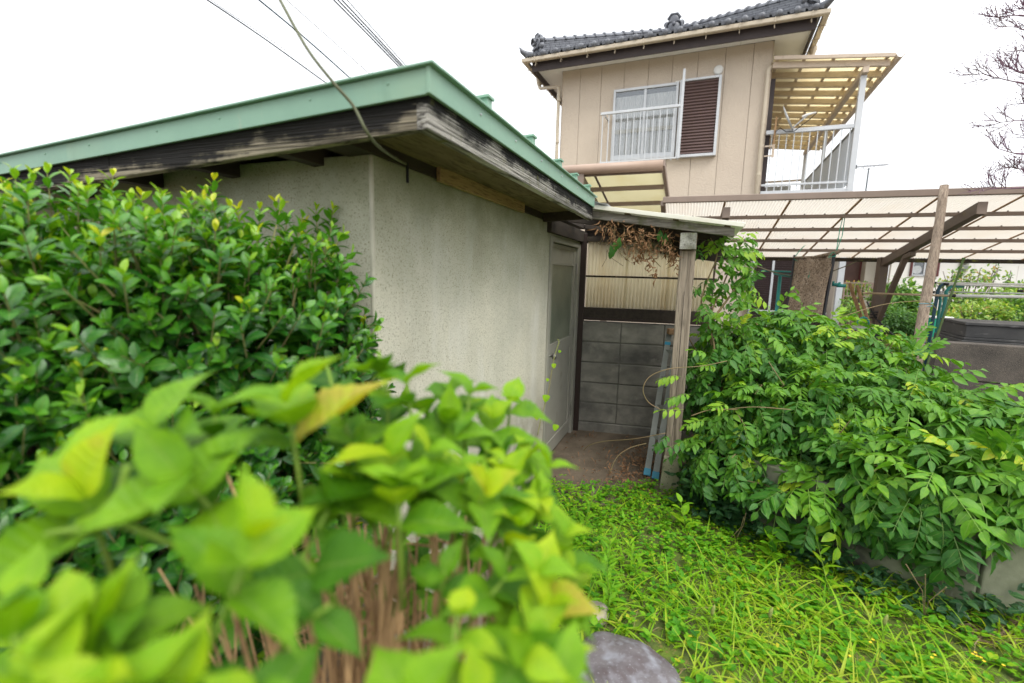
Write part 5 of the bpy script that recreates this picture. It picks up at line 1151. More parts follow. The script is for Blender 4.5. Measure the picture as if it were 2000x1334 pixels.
# ---- wisteria: pinnate leaves
def pinnate(L, wid, n, droop, lw=.30, fold=.2, serr=.05):
    """one compound leaf along +Y: a thin stalk and opposite leaflets"""
    V = []; F = []; AS_ = []; off = 0
    def spine(s): return np.array([0, s * (1 - .18 * droop * s), -droop * s * s * .45])
    st_ = [spine(s) for s in np.linspace(0, 1, 6)]
    for i in range(5):
        a, b = st_[i], st_[i + 1]; w_ = .006 * (1.2 - i * .12); V += [a + [-w_, 0, 0], a + [w_, 0, 0], b + [w_, 0, 0], b + [-w_, 0, 0]]; F.append([off, off + 1, off + 2, off + 3]); off += 4; AS_ += [(0, .5)] * 4
    LV, LF, LA = leaf_t(1, lw, 4, ovate, fold, .4, 0, .08)
    for i in range(n + 1):
        s = .16 + .80 * i / n; c_ = spine(s); nx_ = spine(min(1, s + .05)) - spine(s - .05); fy = unit(nx_)
        for sd in ((-1, 1) if i < n else (0,)):
            ll = wid * (.62 + .55 * math.sin(math.pi * (.18 + .74 * i / n))) * rng.uniform(.72, 1.15)
            if rng.random() < .05: continue
            an = math.radians(rng.uniform(48, 66)) if sd else 0
            d = fy * math.cos(an) + np.array([sd, 0, 0]) * math.sin(an) + np.array([0, 0, rng.uniform(-.7, .1)])
            R_ = frames(d[None], np.array([[sd * .15, .1, 1.]]) + rng.normal(size=(1, 3)) * .25)[0]
            V += list((LV * ll) @ R_.T + c_ + np.array([sd * .004, 0, 0])); F += (LF + off).tolist(); off += len(LV); AS_ += LA.tolist()
    return np.array(V) * L, np.array(F), np.array(AS_)
WT = [pinnate(1, w_, n_, d_, lw_) for w_, n_, d_, lw_ in ((.36, 4, .5, .46), (.33, 5, .8, .44), (.40, 3, .25, .46), (.32, 5, .6, .42), (.42, 3, .4, .48), (.35, 5, 1.0, .44), (.34, 6, .7, .42), (.38, 4, .9, .50), (.30, 6, .4, .40))]
WB = []
for (x, y, Z, r, rz) in ((1440, 730, 3.55, .36, .42), (1500, 700, 3.75, .40, .40), (1600, 720, 3.7, .45, .40), (1700, 760, 3.5, .45, .40), (1590, 830, 3.15, .45, .42), (1470, 850, 3.2, .33, .38),
                         (1740, 860, 3.0, .46, .42), (1840, 860, 3.0, .44, .38), (1930, 900, 2.75, .42, .36), (2060, 920, 2.6, .45, .36), (1650, 920, 2.80, .34, .28), (1820, 960, 2.50, .36, .26), (1960, 960, 2.40, .34, .24), (1540, 930, 3.0, .28, .25), (1425, 895, 3.08, .24, .22), (1570, 975, 2.75, .27, .22), (2100, 1000, 2.3, .3, .24)):
    WB.append((P(x, y, Z), np.array([r, r, rz])))
wp = np.array([1.75, 3.15, .44]); wis, winv = base_thing('wisteria_bush', 'sprawling dark green wisteria bush hanging over the low retaining wall', 'wisteria', tuple(wp))
WL = Leaves(WT)
pts, nr = blob_points(WB, 4900, .45)
okw = (pts[:, 2] > .30); X_, Y_ = dxy(SY); q = pts - np.array(SH); okw &= ~((q @ X_ < 1.06) & (q @ Y_ > 1.95))
pts, nr = pts[okw], nr[okw]
for p, n_ in zip(pts, nr):
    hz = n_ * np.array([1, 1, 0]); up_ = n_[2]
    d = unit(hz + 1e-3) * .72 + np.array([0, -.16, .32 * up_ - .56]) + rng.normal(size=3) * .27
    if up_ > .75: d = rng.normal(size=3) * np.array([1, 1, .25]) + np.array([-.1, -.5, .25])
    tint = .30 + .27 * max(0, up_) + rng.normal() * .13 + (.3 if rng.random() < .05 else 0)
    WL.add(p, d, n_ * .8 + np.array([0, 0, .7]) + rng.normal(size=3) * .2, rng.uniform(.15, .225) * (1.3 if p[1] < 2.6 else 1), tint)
# arching sprays and hanging sprays seen one by one
for (x, y, Z, dx_, dy_, dz_, s_, t_) in ((1330, 735, 3.05, -1, -.2, .15, .20, .8), (1335, 800, 3.0, -1, -.1, .05, .20, .85), (1350, 770, 3.05, -1, -.3, .1, .22, .7), (1340, 860, 2.95, -1, -.3, -.25, .20, .4), (1310, 850, 2.95, -.9, -.3, -.3, .18, .35), (1380, 820, 2.95, -1, -.3, 0, .2, .75), (1420, 790, 2.95, -.6, -.6, .2, .2, .8), (1400, 720, 3.1, -.6, -.4, .4, .2, .75), (1380, 690, 3.1, -.8, -.4, .3, .22, .7),
        (1580, 960, 2.6, -.1, -.5, -1, .22, .22), (1600, 980, 2.55, .15, -.5, -1, .24, .2), (1640, 950, 2.6, .2, -.5, -.8, .22, .25), (1520, 930, 2.75, -.2, -.5, -.9, .2, .25), (1840, 1020, 2.15, .05, -.35, -1, .30, .22), (1800, 1000, 2.2, -.3, -.4, -.8, .26, .25), (1890, 990, 2.15, .3, -.4, -.8, .26, .25), (1760, 990, 2.3, -.6, -.4, -.6, .24, .25), (1960, 1010, 2.1, .2, -.4, -.6, .24, .3), (1720, 960, 2.4, -.5, -.5, -.3, .25, .3),
        (1640, 660, 3.3, .9, .0, .5, .26, .88), (1620, 672, 3.3, .9, -.1, .3, .25, .85), (1660, 655, 3.35, 1, .1, .35, .24, .9), (1420, 620, 3.4, .4, -.2, .8, .22, .75), (1480, 610, 3.5, -.2, -.2, .9, .22, .7), (1520, 605, 3.5, .3, -.2, .9, .24, .7), (1550, 620, 3.5, .5, -.3, .7, .24, .72), (1780, 670, 3.4, .4, -.2, .9, .26, .6), (1800, 690, 3.3, .3, -.3, .8, .24, .6), (1850, 740, 3.0, .6, -.2, .4, .24, .6), (1930, 760, 2.8, .7, -.2, .3, .22, .7), (1960, 790, 2.7, .6, -.2, .3, .22, .7), (1440, 640, 3.4, .2, -.3, .8, .2, .95), (1700, 640, 3.4, 1, 0, .3, .2, .85)):
    WL.add(P(x, y, Z), np.array([dx_, dy_, dz_]), np.array([0, -.4, .9]), s_ * (.72 if y < 700 else .85), t_ * .93)
WL.t = [np.minimum(np.asarray(q, float), .9) for q in WL.t]
WL.cat()
_q = proj(WL.P + WL.RR[:, :, 1] * WL.S[:, None] * .8)
WL.keep(~((_q[:, 0] > 1885) & (_q[:, 1] > 1055)) & ~((_q[:, 0] > 1545) & (_q[:, 0] < 1660) & (_q[:, 1] > 1000) & (rng.random(len(_q)) < .8)))
ws = WL.seen(300, 34); WL.objects(ws, 'leaf', M['leaf_wisteria'], wis, winv); shift(WL.bulk(rest(WL, ws), 'foliage', M['leaf_wisteria'], wis), winv)
st_ = MB()
for bl in WB:
    for _ in range(7):
        e = bl[0] + rng.normal(size=3) * bl[1] * .5; f_ = np.array([bl[0][0] * .5 + .95, bl[0][1] * .5 + 1.75, .40]) + rng.normal(size=3) * np.array([.12, .10, 0]); m_ = (e + f_) / 2 + np.array([0, .1, .05]) + rng.normal(size=3) * .06
        st_.tube([f_, m_, e, e + rng.normal(size=3) * .08], [.009, .006, .004, .002], 6)
for _ in range(30):
    k = rng.integers(0, len(pts)); e = pts[k]; st_.tube([e - nr[k] * .18, e - nr[k] * .05, e + nr[k] * .1 + [0, 0, -.05]], [.004, .003, .0015], 5)
for a in (((1440, 800, 3.0), (1390, 800, 2.95), (1350, 812, 2.93)), ((1545, 800, 2.75), (1470, 795, 2.8), (1400, 802, 2.9)), ((1420, 705, 3.05), (1370, 715, 3.0), (1310, 720, 2.98), (1270, 735, 3.0), (1256, 760, 3.0), (1266, 785, 3.0), (1290, 800, 2.98)),
          ((1300, 846, 2.95), (1240, 857, 3.1), (1180, 862, 3.35), (1150, 870, 3.45), (1140, 880, 3.5)), ((1262, 866, 3.2), (1230, 875, 3.2), (1205, 893, 3.2), (1190, 925, 3.2)), ((1640, 620, 3.3), (1720, 596, 3.3), (1790, 588, 3.3), (1815, 592, 3.3), (1830, 604, 3.3))):
    st_.tube([V3(*q) for q in cat_(a, 6)], .0026, 6)
shift(part('stem', st_, M['vine'], wis, smooth=True, stuff=True), winv)

# ---- vine climbing the porch post, with dried part under the beam
vp_ = tuple(shedpt(1.15, 2.2, 0)); vine, vinv = base_thing('wisteria_vine', 'fresh green climbing vine beside the porch post under the roof end', 'climbing vine', vp_)
VL = Leaves(WT); vs_ = MB()
for (pp_) in (((1385, 960, 3.35), (1378, 800, 3.4), (1395, 680, 3.4), (1370, 590, 3.4), (1400, 500, 3.4), (1388, 465, 3.45)), ((1400, 960, 3.4), (1410, 760, 3.45), (1385, 640, 3.45), (1415, 550, 3.45), (1440, 495, 3.5), (1452, 462, 3.5)), ((1395, 620, 3.4), (1440, 560, 3.4), (1475, 520, 3.4))):
    c_ = [np.array(V3(*q)) for q in cat_(pp_, 8)]; vs_.tube(c_, list(np.linspace(.009, .003, len(c_))), 6)
    for p in c_[4:]:
        for _ in range(1): VL.add(p, rng.normal(size=3) * np.array([1, .7, .35]) + np.array([.35, -.3, -.15]), rng.normal(size=3) * .4 + [0, -.5, .8], rng.uniform(.13, .20), .34 + rng.random() * .4)
for (x, y, Z, dx_, dz_, t_, s_) in ((1400, 490, 3.4, 1, .1, .6, .2), (1430, 500, 3.4, 1, .1, .82, .22), (1420, 480, 3.4, 1, .3, .8, .2), (1440, 520, 3.4, 1, -.1, .7, .2), (1450, 540, 3.4, .8, -.5, .8, .2), (1430, 560, 3.4, .8, -.5, .6, .2), (1460, 570, 3.4, .8, -.4, .85, .18), (1400, 570, 3.4, .3, -.8, .4, .2), (1390, 520, 3.4, -.3, -.6, .4, .2), (1380, 480, 3.4, .3, -.5, .4, .2), (1410, 600, 3.4, .6, -.3, .65, .2), (1385, 620, 3.35, -.2, -.7, .4, .2), (1440, 600, 3.4, .7, -.1, .7, .2)):
    for k in range(1): VL.add(P(x + rng.normal() * 12, y + rng.normal() * 12, Z), np.array([dx_, rng.normal() * .3 - .2, dz_]), np.array([rng.normal() * .2, -.5, .8]), s_ * .9, t_)
VL.cat(); VL.objects(ALL(VL)[:300], 'leaf', M['leaf_wisteria'], vine, vinv); shift(part('stem', vs_, M['vine'], vine, smooth=True), vinv)
dv, dinv = base_thing('dried_vine', 'withered brown vine leaves hanging in a clump under the porch beam', 'dried vine', tuple(shedpt(.75, 2.2, 1.7)))
DT = [leaf_t(1, .30, 5, ovate, .9, .9, .1, .3, tipcurl=1.2), leaf_t(1, .26, 5, ovate, 1.2, 1.3, .1, .4, tipcurl=2)]
DL = Leaves(DT); ds_ = MB()
for (x, y, w_, h_, n) in ((1190, 450, 25, 20, 70), (1235, 462, 28, 26, 120), (1260, 478, 22, 26, 110), (1300, 470, 22, 22, 70), (1315, 500, 12, 22, 80), (1270, 515, 6, 14, 22), (1280, 535, 5, 14, 16), (1245, 505, 10, 9, 26), (1205, 470, 12, 12, 30)):
    for _ in range(int(n * .72)):
        p = P(x + rng.normal() * w_ * .5, y + rng.normal() * h_ * .55, 3.25 + rng.uniform(-.12, .12)); DL.add(p, rng.normal(size=3) * .7 + np.array([0, 0, -.9]), rng.normal(size=3), rng.uniform(.028, .05), .5)
for _ in range(40):
    p = P(rng.uniform(1180, 1325), rng.uniform(440, 490), 3.25); ds_.tube([p, p + np.array([rng.normal() * .02, 0, -.05]), p + np.array([rng.normal() * .03, rng.normal() * .03, -.11])], .0016, 4)
DL.cat(); dsn = DL.seen(200, 12); DL.objects(dsn, 'leaf', M['dry_leaf'], dv, dinv); shift(DL.bulk(rest(DL, dsn), 'foliage', M['dry_leaf'], dv), dinv)
shift(part('stem', ds_, M['vine'], dv, stuff=True), dinv)
GL = Leaves(LT)
for x, y in ((1192, 478), (1200, 470), (1210, 462), (1290, 448), (1300, 455), (1196, 482)): GL.add(P(x, y, 3.22), [rng.normal() * .2, -.2, -1], [0, -1, .2], .085, .3)
GL.cat(); GL.objects(ALL(GL), 'green_leaf', M['leaf_wisteria'], dv, dinv)

# ---- thin twining tendril with heart leaves by the door
tn, tinv = base_thing('tendril', 'thin twining shoot with heart shaped leaves in front of the grey door', 'vine shoot', tuple(P(1055, 830, 2.3)))
tp_ = [V3(*q) for q in cat_(((1050, 850, 2.35), (1058, 812, 2.35), (1070, 770, 2.36), (1076, 735, 2.36), (1082, 700, 2.36), (1088, 680, 2.36), (1092, 668, 2.36), (1089, 662, 2.36)), 6)]
shift(part('stem', MB().tube(tp_, .0022, 5), M['stem_green'], tn, smooth=True), tinv)
HT = [leaf_t(1, .95, 8, lambda s: max(0, math.sin(math.pi * min(1, s * .62 + .38))) ** .8 if s > .02 else .5, .25, .3)]
TL_ = Leaves(HT)
for x, y, s_ in ((1067, 777, .040), (1081, 716, .026), (1048, 812, .04), (1070, 745, .018), (1094, 690, .016), (1086, 835, .035)): TL_.add(P(x, y - 6, 2.35), [rng.normal() * .2, -.25, -1], [.1, -1, .2], s_, .8)
TL_.cat(); TL_.objects(ALL(TL_), 'leaf', M['clover'], tn, tinv)

# ---- ground cover
poly = np.array([(.0, 2.0), (.30, 3.35), (.75, 3.28), (1.08, 3.30), (1.25, 3.22), (1.66, 2.60), (1.98, 2.26), (2.24, 2.04), (2.75, 1.93), (3.6, 1.85), (3.6, .5), (-.2, .5), (-.1, 1.2)])
def inpoly(p):
    x, y = p[:, 0], p[:, 1]; r = np.zeros(len(p), bool); n = len(poly)
    for i in range(n):
        (x1, y1), (x2, y2) = poly[i], poly[(i + 1) % n]; c_ = ((y1 > y) != (y2 > y)) & (x < (x2 - x1) * (y - y1) / (y2 - y1 + 1e-12) + x1); r ^= c_
    return r
def scatter(n, x0=-.3, x1=3.6, y0=.6, y1=3.4):
    p = np.stack([rng.uniform(x0, x1, n), rng.uniform(y0, y1, n), np.zeros(n)], 1); p = p[inpoly(p)]
    s_ = (((p[:, 0] - .445) / .25) ** 2 + ((p[:, 1] - 1.60) / .24) ** 2) > 1
    return p[s_]
def gzv(p): p = p.copy(); p[:, 2] = .018 * np.sin(p[:, 0] * 2.1 + p[:, 1]) + .012 * np.sin(p[:, 1] * 3.3 - p[:, 0] * 1.7); return p
def patch(p, f, s_=0):
    a = np.sin(p[:, 0] * f + s_ + 1.3 * np.sin(p[:, 1] * f * .7)) * np.cos(p[:, 1] * f * 1.2 + s_ * 2 + np.sin(p[:, 0] * f * .9)) + .6 * np.sin(p[:, 0] * f * 2.7 + p[:, 1] * f * 1.9 + s_)
    return np.clip(.5 + .38 * a, 0, 1)
GT = [leaf_t(1, w_, 6, blade, .5, d_, 0, 0) for w_, d_ in ((.055, .9), (.045, 1.5), (.07, 1.9), (.04, .8), (.085, 1.3))]
GR = Leaves(GT); p = scatter(40000); prob = np.clip(1.15 - (p[:, 1] - 2.0) * .62, .12, 1) * (.12 + .88 * patch(p, 4.2) ** 1.3); p = gzv(p[rng.random(len(p)) < prob]); n = len(p)
lean = rng.normal(size=(n, 3)) * np.array([.75, .75, 0]) + np.array([0, 0, 1.0])
GR.add(p, lean, -lean * np.array([1, 1, 0]) * 3 + rng.normal(size=(n, 3)) * .25 + np.array([0, 0, .15]), (.04 + .15 * rng.random(n) ** 1.6) * np.clip(1.15 - (p[:, 1] - 1.8) * .3, .55, 1.1), np.clip(.62 + .22 * patch(p, 2.7, 1) - .14 * (p[:, 1] - 2) + rng.normal(size=n) * .15, 0, 1))  # tint drops towards the back, putting the shade there into the blade colour
GR.cat(); tag(GR.bulk(ALL(GR), 'grass', M['grass']), 'bright yellow green grass growing over the yard floor', 'grass')
CT = [leaf_t(1, .95, 3, obov, .15, .2), leaf_t(1, .85, 3, obov, .3, .1)]
CV = Leaves(CT); p = scatter(30000); prob = np.clip(.20 + (p[:, 1] - 1.9) * .62, .12, 1) * (.10 + .90 * patch(p, 5.3, 2)) ; p = gzv(p[rng.random(len(p)) < prob]); n = len(p)
hgt = rng.uniform(.01, .065, n) * (1 + .6 * patch(p, 7, 3)); az_ = rng.random(n) * 6.28
for k in range(3):
    a = az_ + k * 2.09; d = np.stack([np.cos(a), np.sin(a), rng.uniform(-.1, .45, n)], 1)
    CV.add(p + np.stack([0 * a, 0 * a, hgt], 1), d, np.array([0, 0, 1.]) + rng.normal(size=(n, 3)) * .25, rng.uniform(.010, .021, n), np.clip(.52 + .2 * patch(p, 3.1) + rng.normal(size=n) * .13 + .1 * (2.6 - p[:, 1]), 0, 1))
CV.cat(); tag(CV.bulk(ALL(CV), 'clover_cover', M['clover']), 'small leaved clover like ground cover among the grass', 'ground cover')
BT = [leaf_t(1, .55, 5, ovate, .3, .4, 0, .05), leaf_t(1, .7, 5, ovate, .2, .5, 0, .05)]
BL_ = Leaves(BT); p = scatter(3800); p = gzv(p[rng.random(len(p)) < .35 + .65 * patch(p, 6.1, 5)]); n = len(p)
for k in range(4):
    a = rng.random(n) * 6.28; BL_.add(p + np.stack([0 * a, 0 * a, rng.uniform(.01, .05, n)], 1), np.stack([np.cos(a), np.sin(a), rng.uniform(.1, .9, n)], 1), np.array([0, 0, 1.]), rng.uniform(.022, .05, n), np.clip(.48 + rng.normal(size=n) * .16, 0, 1))
BL_.cat(); tag(BL_.bulk(ALL(BL_), 'broadleaf_cover', M['clover']), 'low broad leaved weeds among the grass', 'ground cover')
# moss film under the weeds
ms = MB(); gridp = [[(x, y, ground_z(x, y) + .006) for x in np.linspace(-.1, 3.5, 60)] for y in np.linspace(.5, 3.0, 42)]
GG = MB(); 
for i in range(41):
    for j in range(59):
        c4 = [gridp[i][j], gridp[i][j + 1], gridp[i + 1][j + 1], gridp[i + 1][j]]
        if inpoly(np.array(c4)).all(): GG.add(c4, [(0, 1, 2, 3)])
tag(part('moss', GG, surf('moss', (.12, .18, .02), (.07, .09, .025), 14, rough=.95, bump=.9, bscale=120, bdist=.01, world=True, speck=[((.2, .16, .05), 60, .58, .68)]), smooth=True), 'thin moss and soil film between the weeds', 'moss', kind='stuff')
# dark ivy like plants at the foot of the retaining wall
IV = Leaves(BT)
for a, b, k_ in [((1.33, 3.16), (1.54, 2.85), 900)] + [(a, b, 170) for a, b in zip(line[:-1], line[1:])]:
    L_ = math.dist(a, b)
    for _ in range(int(k_ * L_)):
        f_ = rng.random(); x, y = a[0] + (b[0] - a[0]) * f_ + rng.normal() * .06 - .12, a[1] + (b[1] - a[1]) * f_ + rng.normal() * .06 - .10
        if x > 2.3 and rng.random() < .7: continue
        z = abs(rng.normal()) * (.09 if x > 1.6 else .17)
        for k in range(3): an = rng.random() * 6.28; IV.add([x, y, z], [math.cos(an), math.sin(an) - .4, rng.uniform(-.2, .5)], [0, -.3, 1], rng.uniform(.035, .06), .15 + rng.random() * .5)
IV.cat(); tag(IV.bulk(ALL(IV), 'dark_ground_ivy', M['leaf_dark']), 'dark leaved creeping plants along the foot of the retaining wall', 'creeper')
# single weeds
def weed(x, y, h, n, ll, label, tint=.6, lw='lance', group=None):
    z = at0(x, y); o, inv = base_thing('weed', label, 'weed', tuple(z), group); T_ = [leaf_t(1, .24, 6, lance, .3, .7)] if lw == 'lance' else [leaf_t(1, .5, 6, ovate, .3, .5)]
    L = Leaves(T_); ln = rng.normal(size=2) * .06
    for i in range(n):
        f = (i + 1) / n; an = i * 2.4; L.add(z + np.array([ln[0] * f, ln[1] * f, h * f * .95]), [math.cos(an), math.sin(an), .55 + .6 * f], [0, 0, 1], ll * 1.15 * (1 - .4 * f * f), tint + .12 + rng.normal() * .06)
    L.cat(); L.objects(ALL(L), 'leaf', M['clover'], o, inv)
    shift(part('stem', MB().tube([z, z + np.array([ln[0] * .5, ln[1] * .5, h * .5]), z + np.array([ln[0], ln[1], h * .96])], .0016, 5), M['weed_stem'], o), inv); return o
def at0(x, y, z=0.0): r = ray(x, y); return CAM + r * ((z - EYE) / r[2])
weed(1190, 1200, .34, 22, .085, 'tall narrow leaved weed at the left edge of the grass, beside the hydrangea', .5)
weed(1130, 1060, .30, 20, .085, 'leafy narrow leaved weed crowding the hydrangea edge, nearest the bare soil', .5)
weed(1180, 1150, .26, 18, .08, 'bushy narrow leaved weed between two taller weeds at the hydrangea edge', .55)
weed(1165, 1110, .30, 20, .08, 'tufted narrow leaved weed behind the hydrangea, farther back along the grass edge', .5)
weed(1245, 1130, .20, 18, .08, 'small narrow leaved weed with a star shaped top in the grass', .6)
weed(1340, 1040, .20, 7, .10, 'upright broad leaved weed with three leaves below the porch post', .55, 'ovate')
weed(1505, 1100, .18, 9, .09, 'broad leaved weed at the foot of the wisteria, left of the retaining wall', .5, 'ovate')
weed(1620, 1160, .20, 12, .09, 'narrow leaved weed in front of the retaining wall', .62)
weed(1365, 990, .16, 6, .07, 'small pale weed beside the concrete footing of the porch post', .7, 'ovate')
weed(1210, 965, .10, 8, .05, 'dark seedling on the bare soil left of the porch post', .3, 'ovate')
weed(1150, 980, .12, 9, .05, 'low seedling at the edge of the bare soil nearest the hydrangea', .5, 'ovate')
weed(1720, 1130, .18, 8, .1, 'upright pale weed in the grass under the hanging wisteria', .65)
for k, (x, y, lab) in enumerate(((1500, 1235, 'green bristle grass head left of the yellow flowers'), (1375, 1230, 'green bristle grass head standing in the middle of the grass'), (1715, 1250, 'green bristle grass head near the yellow flowers at the right'))):
    z = at0(x, y + 40); o, inv = base_thing('foxtail', lab, 'grass head', tuple(z), 'bristle grass heads'); d = np.array([rng.normal() * .03, 0, .16])
    shift(part('stem', MB().tube([z, z + d], .0014, 5), M['weed_stem'], o), inv)
    shift(part('head', MB().tube([z + d, z + d + [0, 0, .015], z + d + [.004, 0, .035], z + d + [.008, 0, .05]], [.003, .0075, .007, .002], 8), surf('foxtail_%d' % k, (.22, .27, .07), (.3, .33, .1), 200, rough=.95, bump=1, bscale=400), o, smooth=True), inv)
for k, (x, y) in enumerate(((1795, 1125), (1806, 1130), (1820, 1140))):
    z = at0(1805, 1210); e = np.array(V3(x, y + (k - 1) * 14, 2.05)); o, inv = base_thing('grass_spike', ['leftmost', 'middle', 'rightmost'][k] + ' of the thin pale grass spikes in front of the hanging wisteria spray', 'grass spike', tuple(z), 'thin grass spikes'); shift(part('spike', MB().tube([z, (z + e) / 2 + [0, 0, .02], e + [.06 * (k - 1), 0, .02]], [.0016, .0016, .0022], 5), M['straw'], o), inv)
fl_ = Leaves([leaf_t(1, .8, 3, obov, .3, .1)])
for (x, y) in ((1700, 1255), (1705, 1250), (1900, 1278), (1908, 1282), (1916, 1285), (1905, 1275), (1922, 1292), (1820, 1285), (1826, 1280), (1960, 1300), (1660, 1282)):
    c_ = at0(x, y, .08)
    for k in range(5): an = k * 1.256; fl_.add(c_, [math.cos(an), math.sin(an), .4], [0, 0, 1], .007, .5)
fl_.cat(); tag(fl_.bulk(ALL(fl_), 'yellow_flowers', M['yellow']), 'tiny yellow flowers in the grass at the lower right', 'flowers')
# leaf litter on the bare soil, straw at the right
LL_ = Leaves(DT)
for (u, v, su, sv, n) in ((.72, 2.55, .10, .22, 230), (.62, 2.2, .12, .1, 70), (.75, 2.0, .08, .08, 60), (.35, 2.5, .25, .3, 50), (.5, 1.85, .25, .1, 40), (.15, 3.0, .08, .06, 14)):
    for _ in range(n):
        p = shedpt(u + rng.normal() * su, v + rng.normal() * sv, .012 + rng.random() * .012)
        if inshed(p[None], .0)[0]: continue
        LL_.add(p, rng.normal(size=3) * [1, 1, .15], rng.normal(size=3) * .5 + [0, 0, 1], rng.uniform(.02, .045), .5)
_p = scatter(260)
LL_.add(gzv(_p) + [0, 0, .012], rng.normal(size=(len(_p), 3)) * [1, 1, .2], rng.normal(size=(len(_p), 3)) * .4 + [0, 0, 1], rng.uniform(.015, .035, len(_p)), .5)
LL_.cat(); tag(LL_.bulk(ALL(LL_), 'leaf_litter', M['litter']), 'dry brown leaf litter on the bare soil by the ladder', 'leaf litter')
sw = MB()
for q in gzv(scatter(700)):
    a = rng.random() * 3.14; d = np.array([math.cos(a), math.sin(a), rng.normal() * .15]) * rng.uniform(.03, .08); sw.tube([q + [0, 0, .015] - d, q + [0, 0, .03], q + [0, 0, .015] + d], .0009, 3, False)
for _ in range(420):
    c_ = at0(rng.uniform(1890, 2080), rng.uniform(1190, 1260), .02); a = rng.random() * 3.14; d = np.array([math.cos(a), math.sin(a) * .4, 0]) * rng.uniform(.03, .09); sw.tube([c_ - d, c_ + [0, 0, rng.random() * .02], c_ + d], .0014, 3, False)
tag(part('straw', sw, M['straw']), 'dead straw strewn over the grass and the soil at the right edge', 'straw', kind='stuff')
o, inv = loose('bare_twig', 'pale dead twig standing under the wisteria right of the porch post', 'twig', at0(1445, 1045))
shift(part('twig', MB().tube([V3(1440, 1048, 2.8), V3(1452, 1025, 2.75), V3(1457, 1002, 2.7)], .0022, 5).tube([V3(1428, 1050, 2.8), V3(1447, 1030, 2.75), V3(1453, 1010, 2.7)], .0018, 5), M['straw'], o), inv)

# ---- shrubs in the back garden
ST = [leaf_t(1, .36, 3, lance, .2, .5), leaf_t(1, .42, 3, lance, .1, .3)]
OT = [leaf_t(1, .6, 3, obov, .2, .2), leaf_t(1, .55, 3, obov, .1, .4)]
def shrub(name, label, cat, blobs, n, leaf, T_, tint, var, trunk='bark', droop=-.1, m='leaf_bg', shell=.6):
    B = [(P(x, y, Z), np.array([r, r * .8, rz])) for x, y, Z, r, rz in blobs]; c_ = np.mean([b[0] for b in B], 0)
    bz_ = .42 if c_[1] > 7.4 else 0.; o, inv = base_thing(name, label, cat, (c_[0], c_[1], bz_)); L = Leaves(T_); pts, nr = blob_points(B, n, shell)
    pts[:, 2] = np.maximum(pts[:, 2], bz_ + .03); k = len(pts)
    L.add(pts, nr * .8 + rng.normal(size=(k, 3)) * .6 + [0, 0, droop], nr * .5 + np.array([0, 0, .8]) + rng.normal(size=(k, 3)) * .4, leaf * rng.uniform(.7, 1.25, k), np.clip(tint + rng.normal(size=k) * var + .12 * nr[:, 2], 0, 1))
    L.cat(); shift(L.bulk(ALL(L), 'crown', M[m], o), inv); t_ = MB()
    for b in B:
        for _ in range(5):
            e = b[0] + rng.normal(size=3) * b[1] * .55; f_ = np.array([c_[0] + rng.normal() * .05, c_[1] + rng.normal() * .05, bz_ - .02]); t_.tube([f_, f_ * .5 + e * .5 + rng.normal(size=3) * .06, e], [.022, .013, .005], 6)
    shift(part('trunk', t_, M[trunk], o, smooth=True), inv); return o
shrub('peach_tree', 'bushy young tree with long narrow drooping leaves beside the carport post', 'tree', ((1748, 585, 9, .36, .42), (1780, 598, 9, .32, .40), (1735, 612, 9, .30, .35), (1790, 622, 8.8, .30, .35), (1722, 580, 9.2, .2, .25)), 2200, .12, ST, .38, .16, droop=-.5)
shrub('clipped_shrub', 'dark rounded clipped shrub under the young tree', 'shrub', ((1735, 622, 8.2, .36, .26), (1700, 628, 8.2, .25, .22), (1765, 632, 8.2, .28, .22)), 3200, .045, OT, .22, .14)
shrub('clipped_shrub', 'small dark shrub between the wooden pole and the dark soil', 'shrub', ((1790, 640, 7.9, .20, .16), (1810, 630, 7.9, .15, .14)), 900, .06, ST, .2, .12, droop=-.3)
shrub('low_hedge', 'low yellow green hedge strip in front of the back garden soil', 'hedge', ((1715, 668, 6.9, .22, .12), (1755, 672, 6.9, .26, .13), (1800, 675, 6.9, .26, .13), (1680, 668, 6.9, .2, .12), (1830, 676, 6.9, .18, .13)), 3400, .035, OT, .66, .14)
shrub('persimmon_shrub', 'thin shrub with yellowish and reddish leaves in front of the electric meter', 'shrub', ((1840, 553, 9.3, .22, .06), (1890, 548, 9.3, .36, .12), (1925, 538, 9.3, .22, .18), (1875, 535, 9.3, .2, .16), (1855, 556, 9.3, .3, .06), (1945, 530, 9.3, .05, .18)), 520, .07, OT, .55, .24, shell=.9)
shrub('variegated_bush', 'pale yellow variegated bush behind the dark stone box', 'bush', ((1880, 622, 7.9, .36, .26), (1930, 618, 7.9, .36, .26), (1850, 634, 7.7, .22, .22)), 2600, .06, OT, .60, .13)
shrub('garden_bush', 'mid green bush with darker stems at the right edge behind the stone box', 'bush', ((1975, 605, 8.2, .36, .34), (2030, 600, 8.2, .40, .38), (1955, 618, 8.0, .28, .25)), 2200, .07, OT, .42, .18)
shrub('garden_bush', 'light green bush below the laundry poles with small orange shoots', 'bush', ((1885, 590, 8.8, .34, .22), (1950, 584, 8.8, .36, .22), (2015, 580, 8.8, .4, .22), (1968, 552, 8.8, .05, .25), (1998, 560, 8.8, .12, .1)), 2200, .07, OT, .52, .15)
shrub('potted_shrub', 'green and reddish shrub behind the brown lattice gate', 'shrub', ((1660, 568, 11.4, .22, .2), (1682, 566, 11.4, .16, .2)), 700, .09, ST, .55, .28)
shrub('corner_shrub', 'small shrub low down left of the carport post behind the logs', 'shrub', ((1668, 615, 7.9, .18, .2), (1655, 600, 8.2, .14, .16)), 700, .05, OT, .45, .15)
bw_ = thing('bed_edging', 'low grey block edging of the raised garden bed', 'edging', (4.6, 7.2, 0), -4)
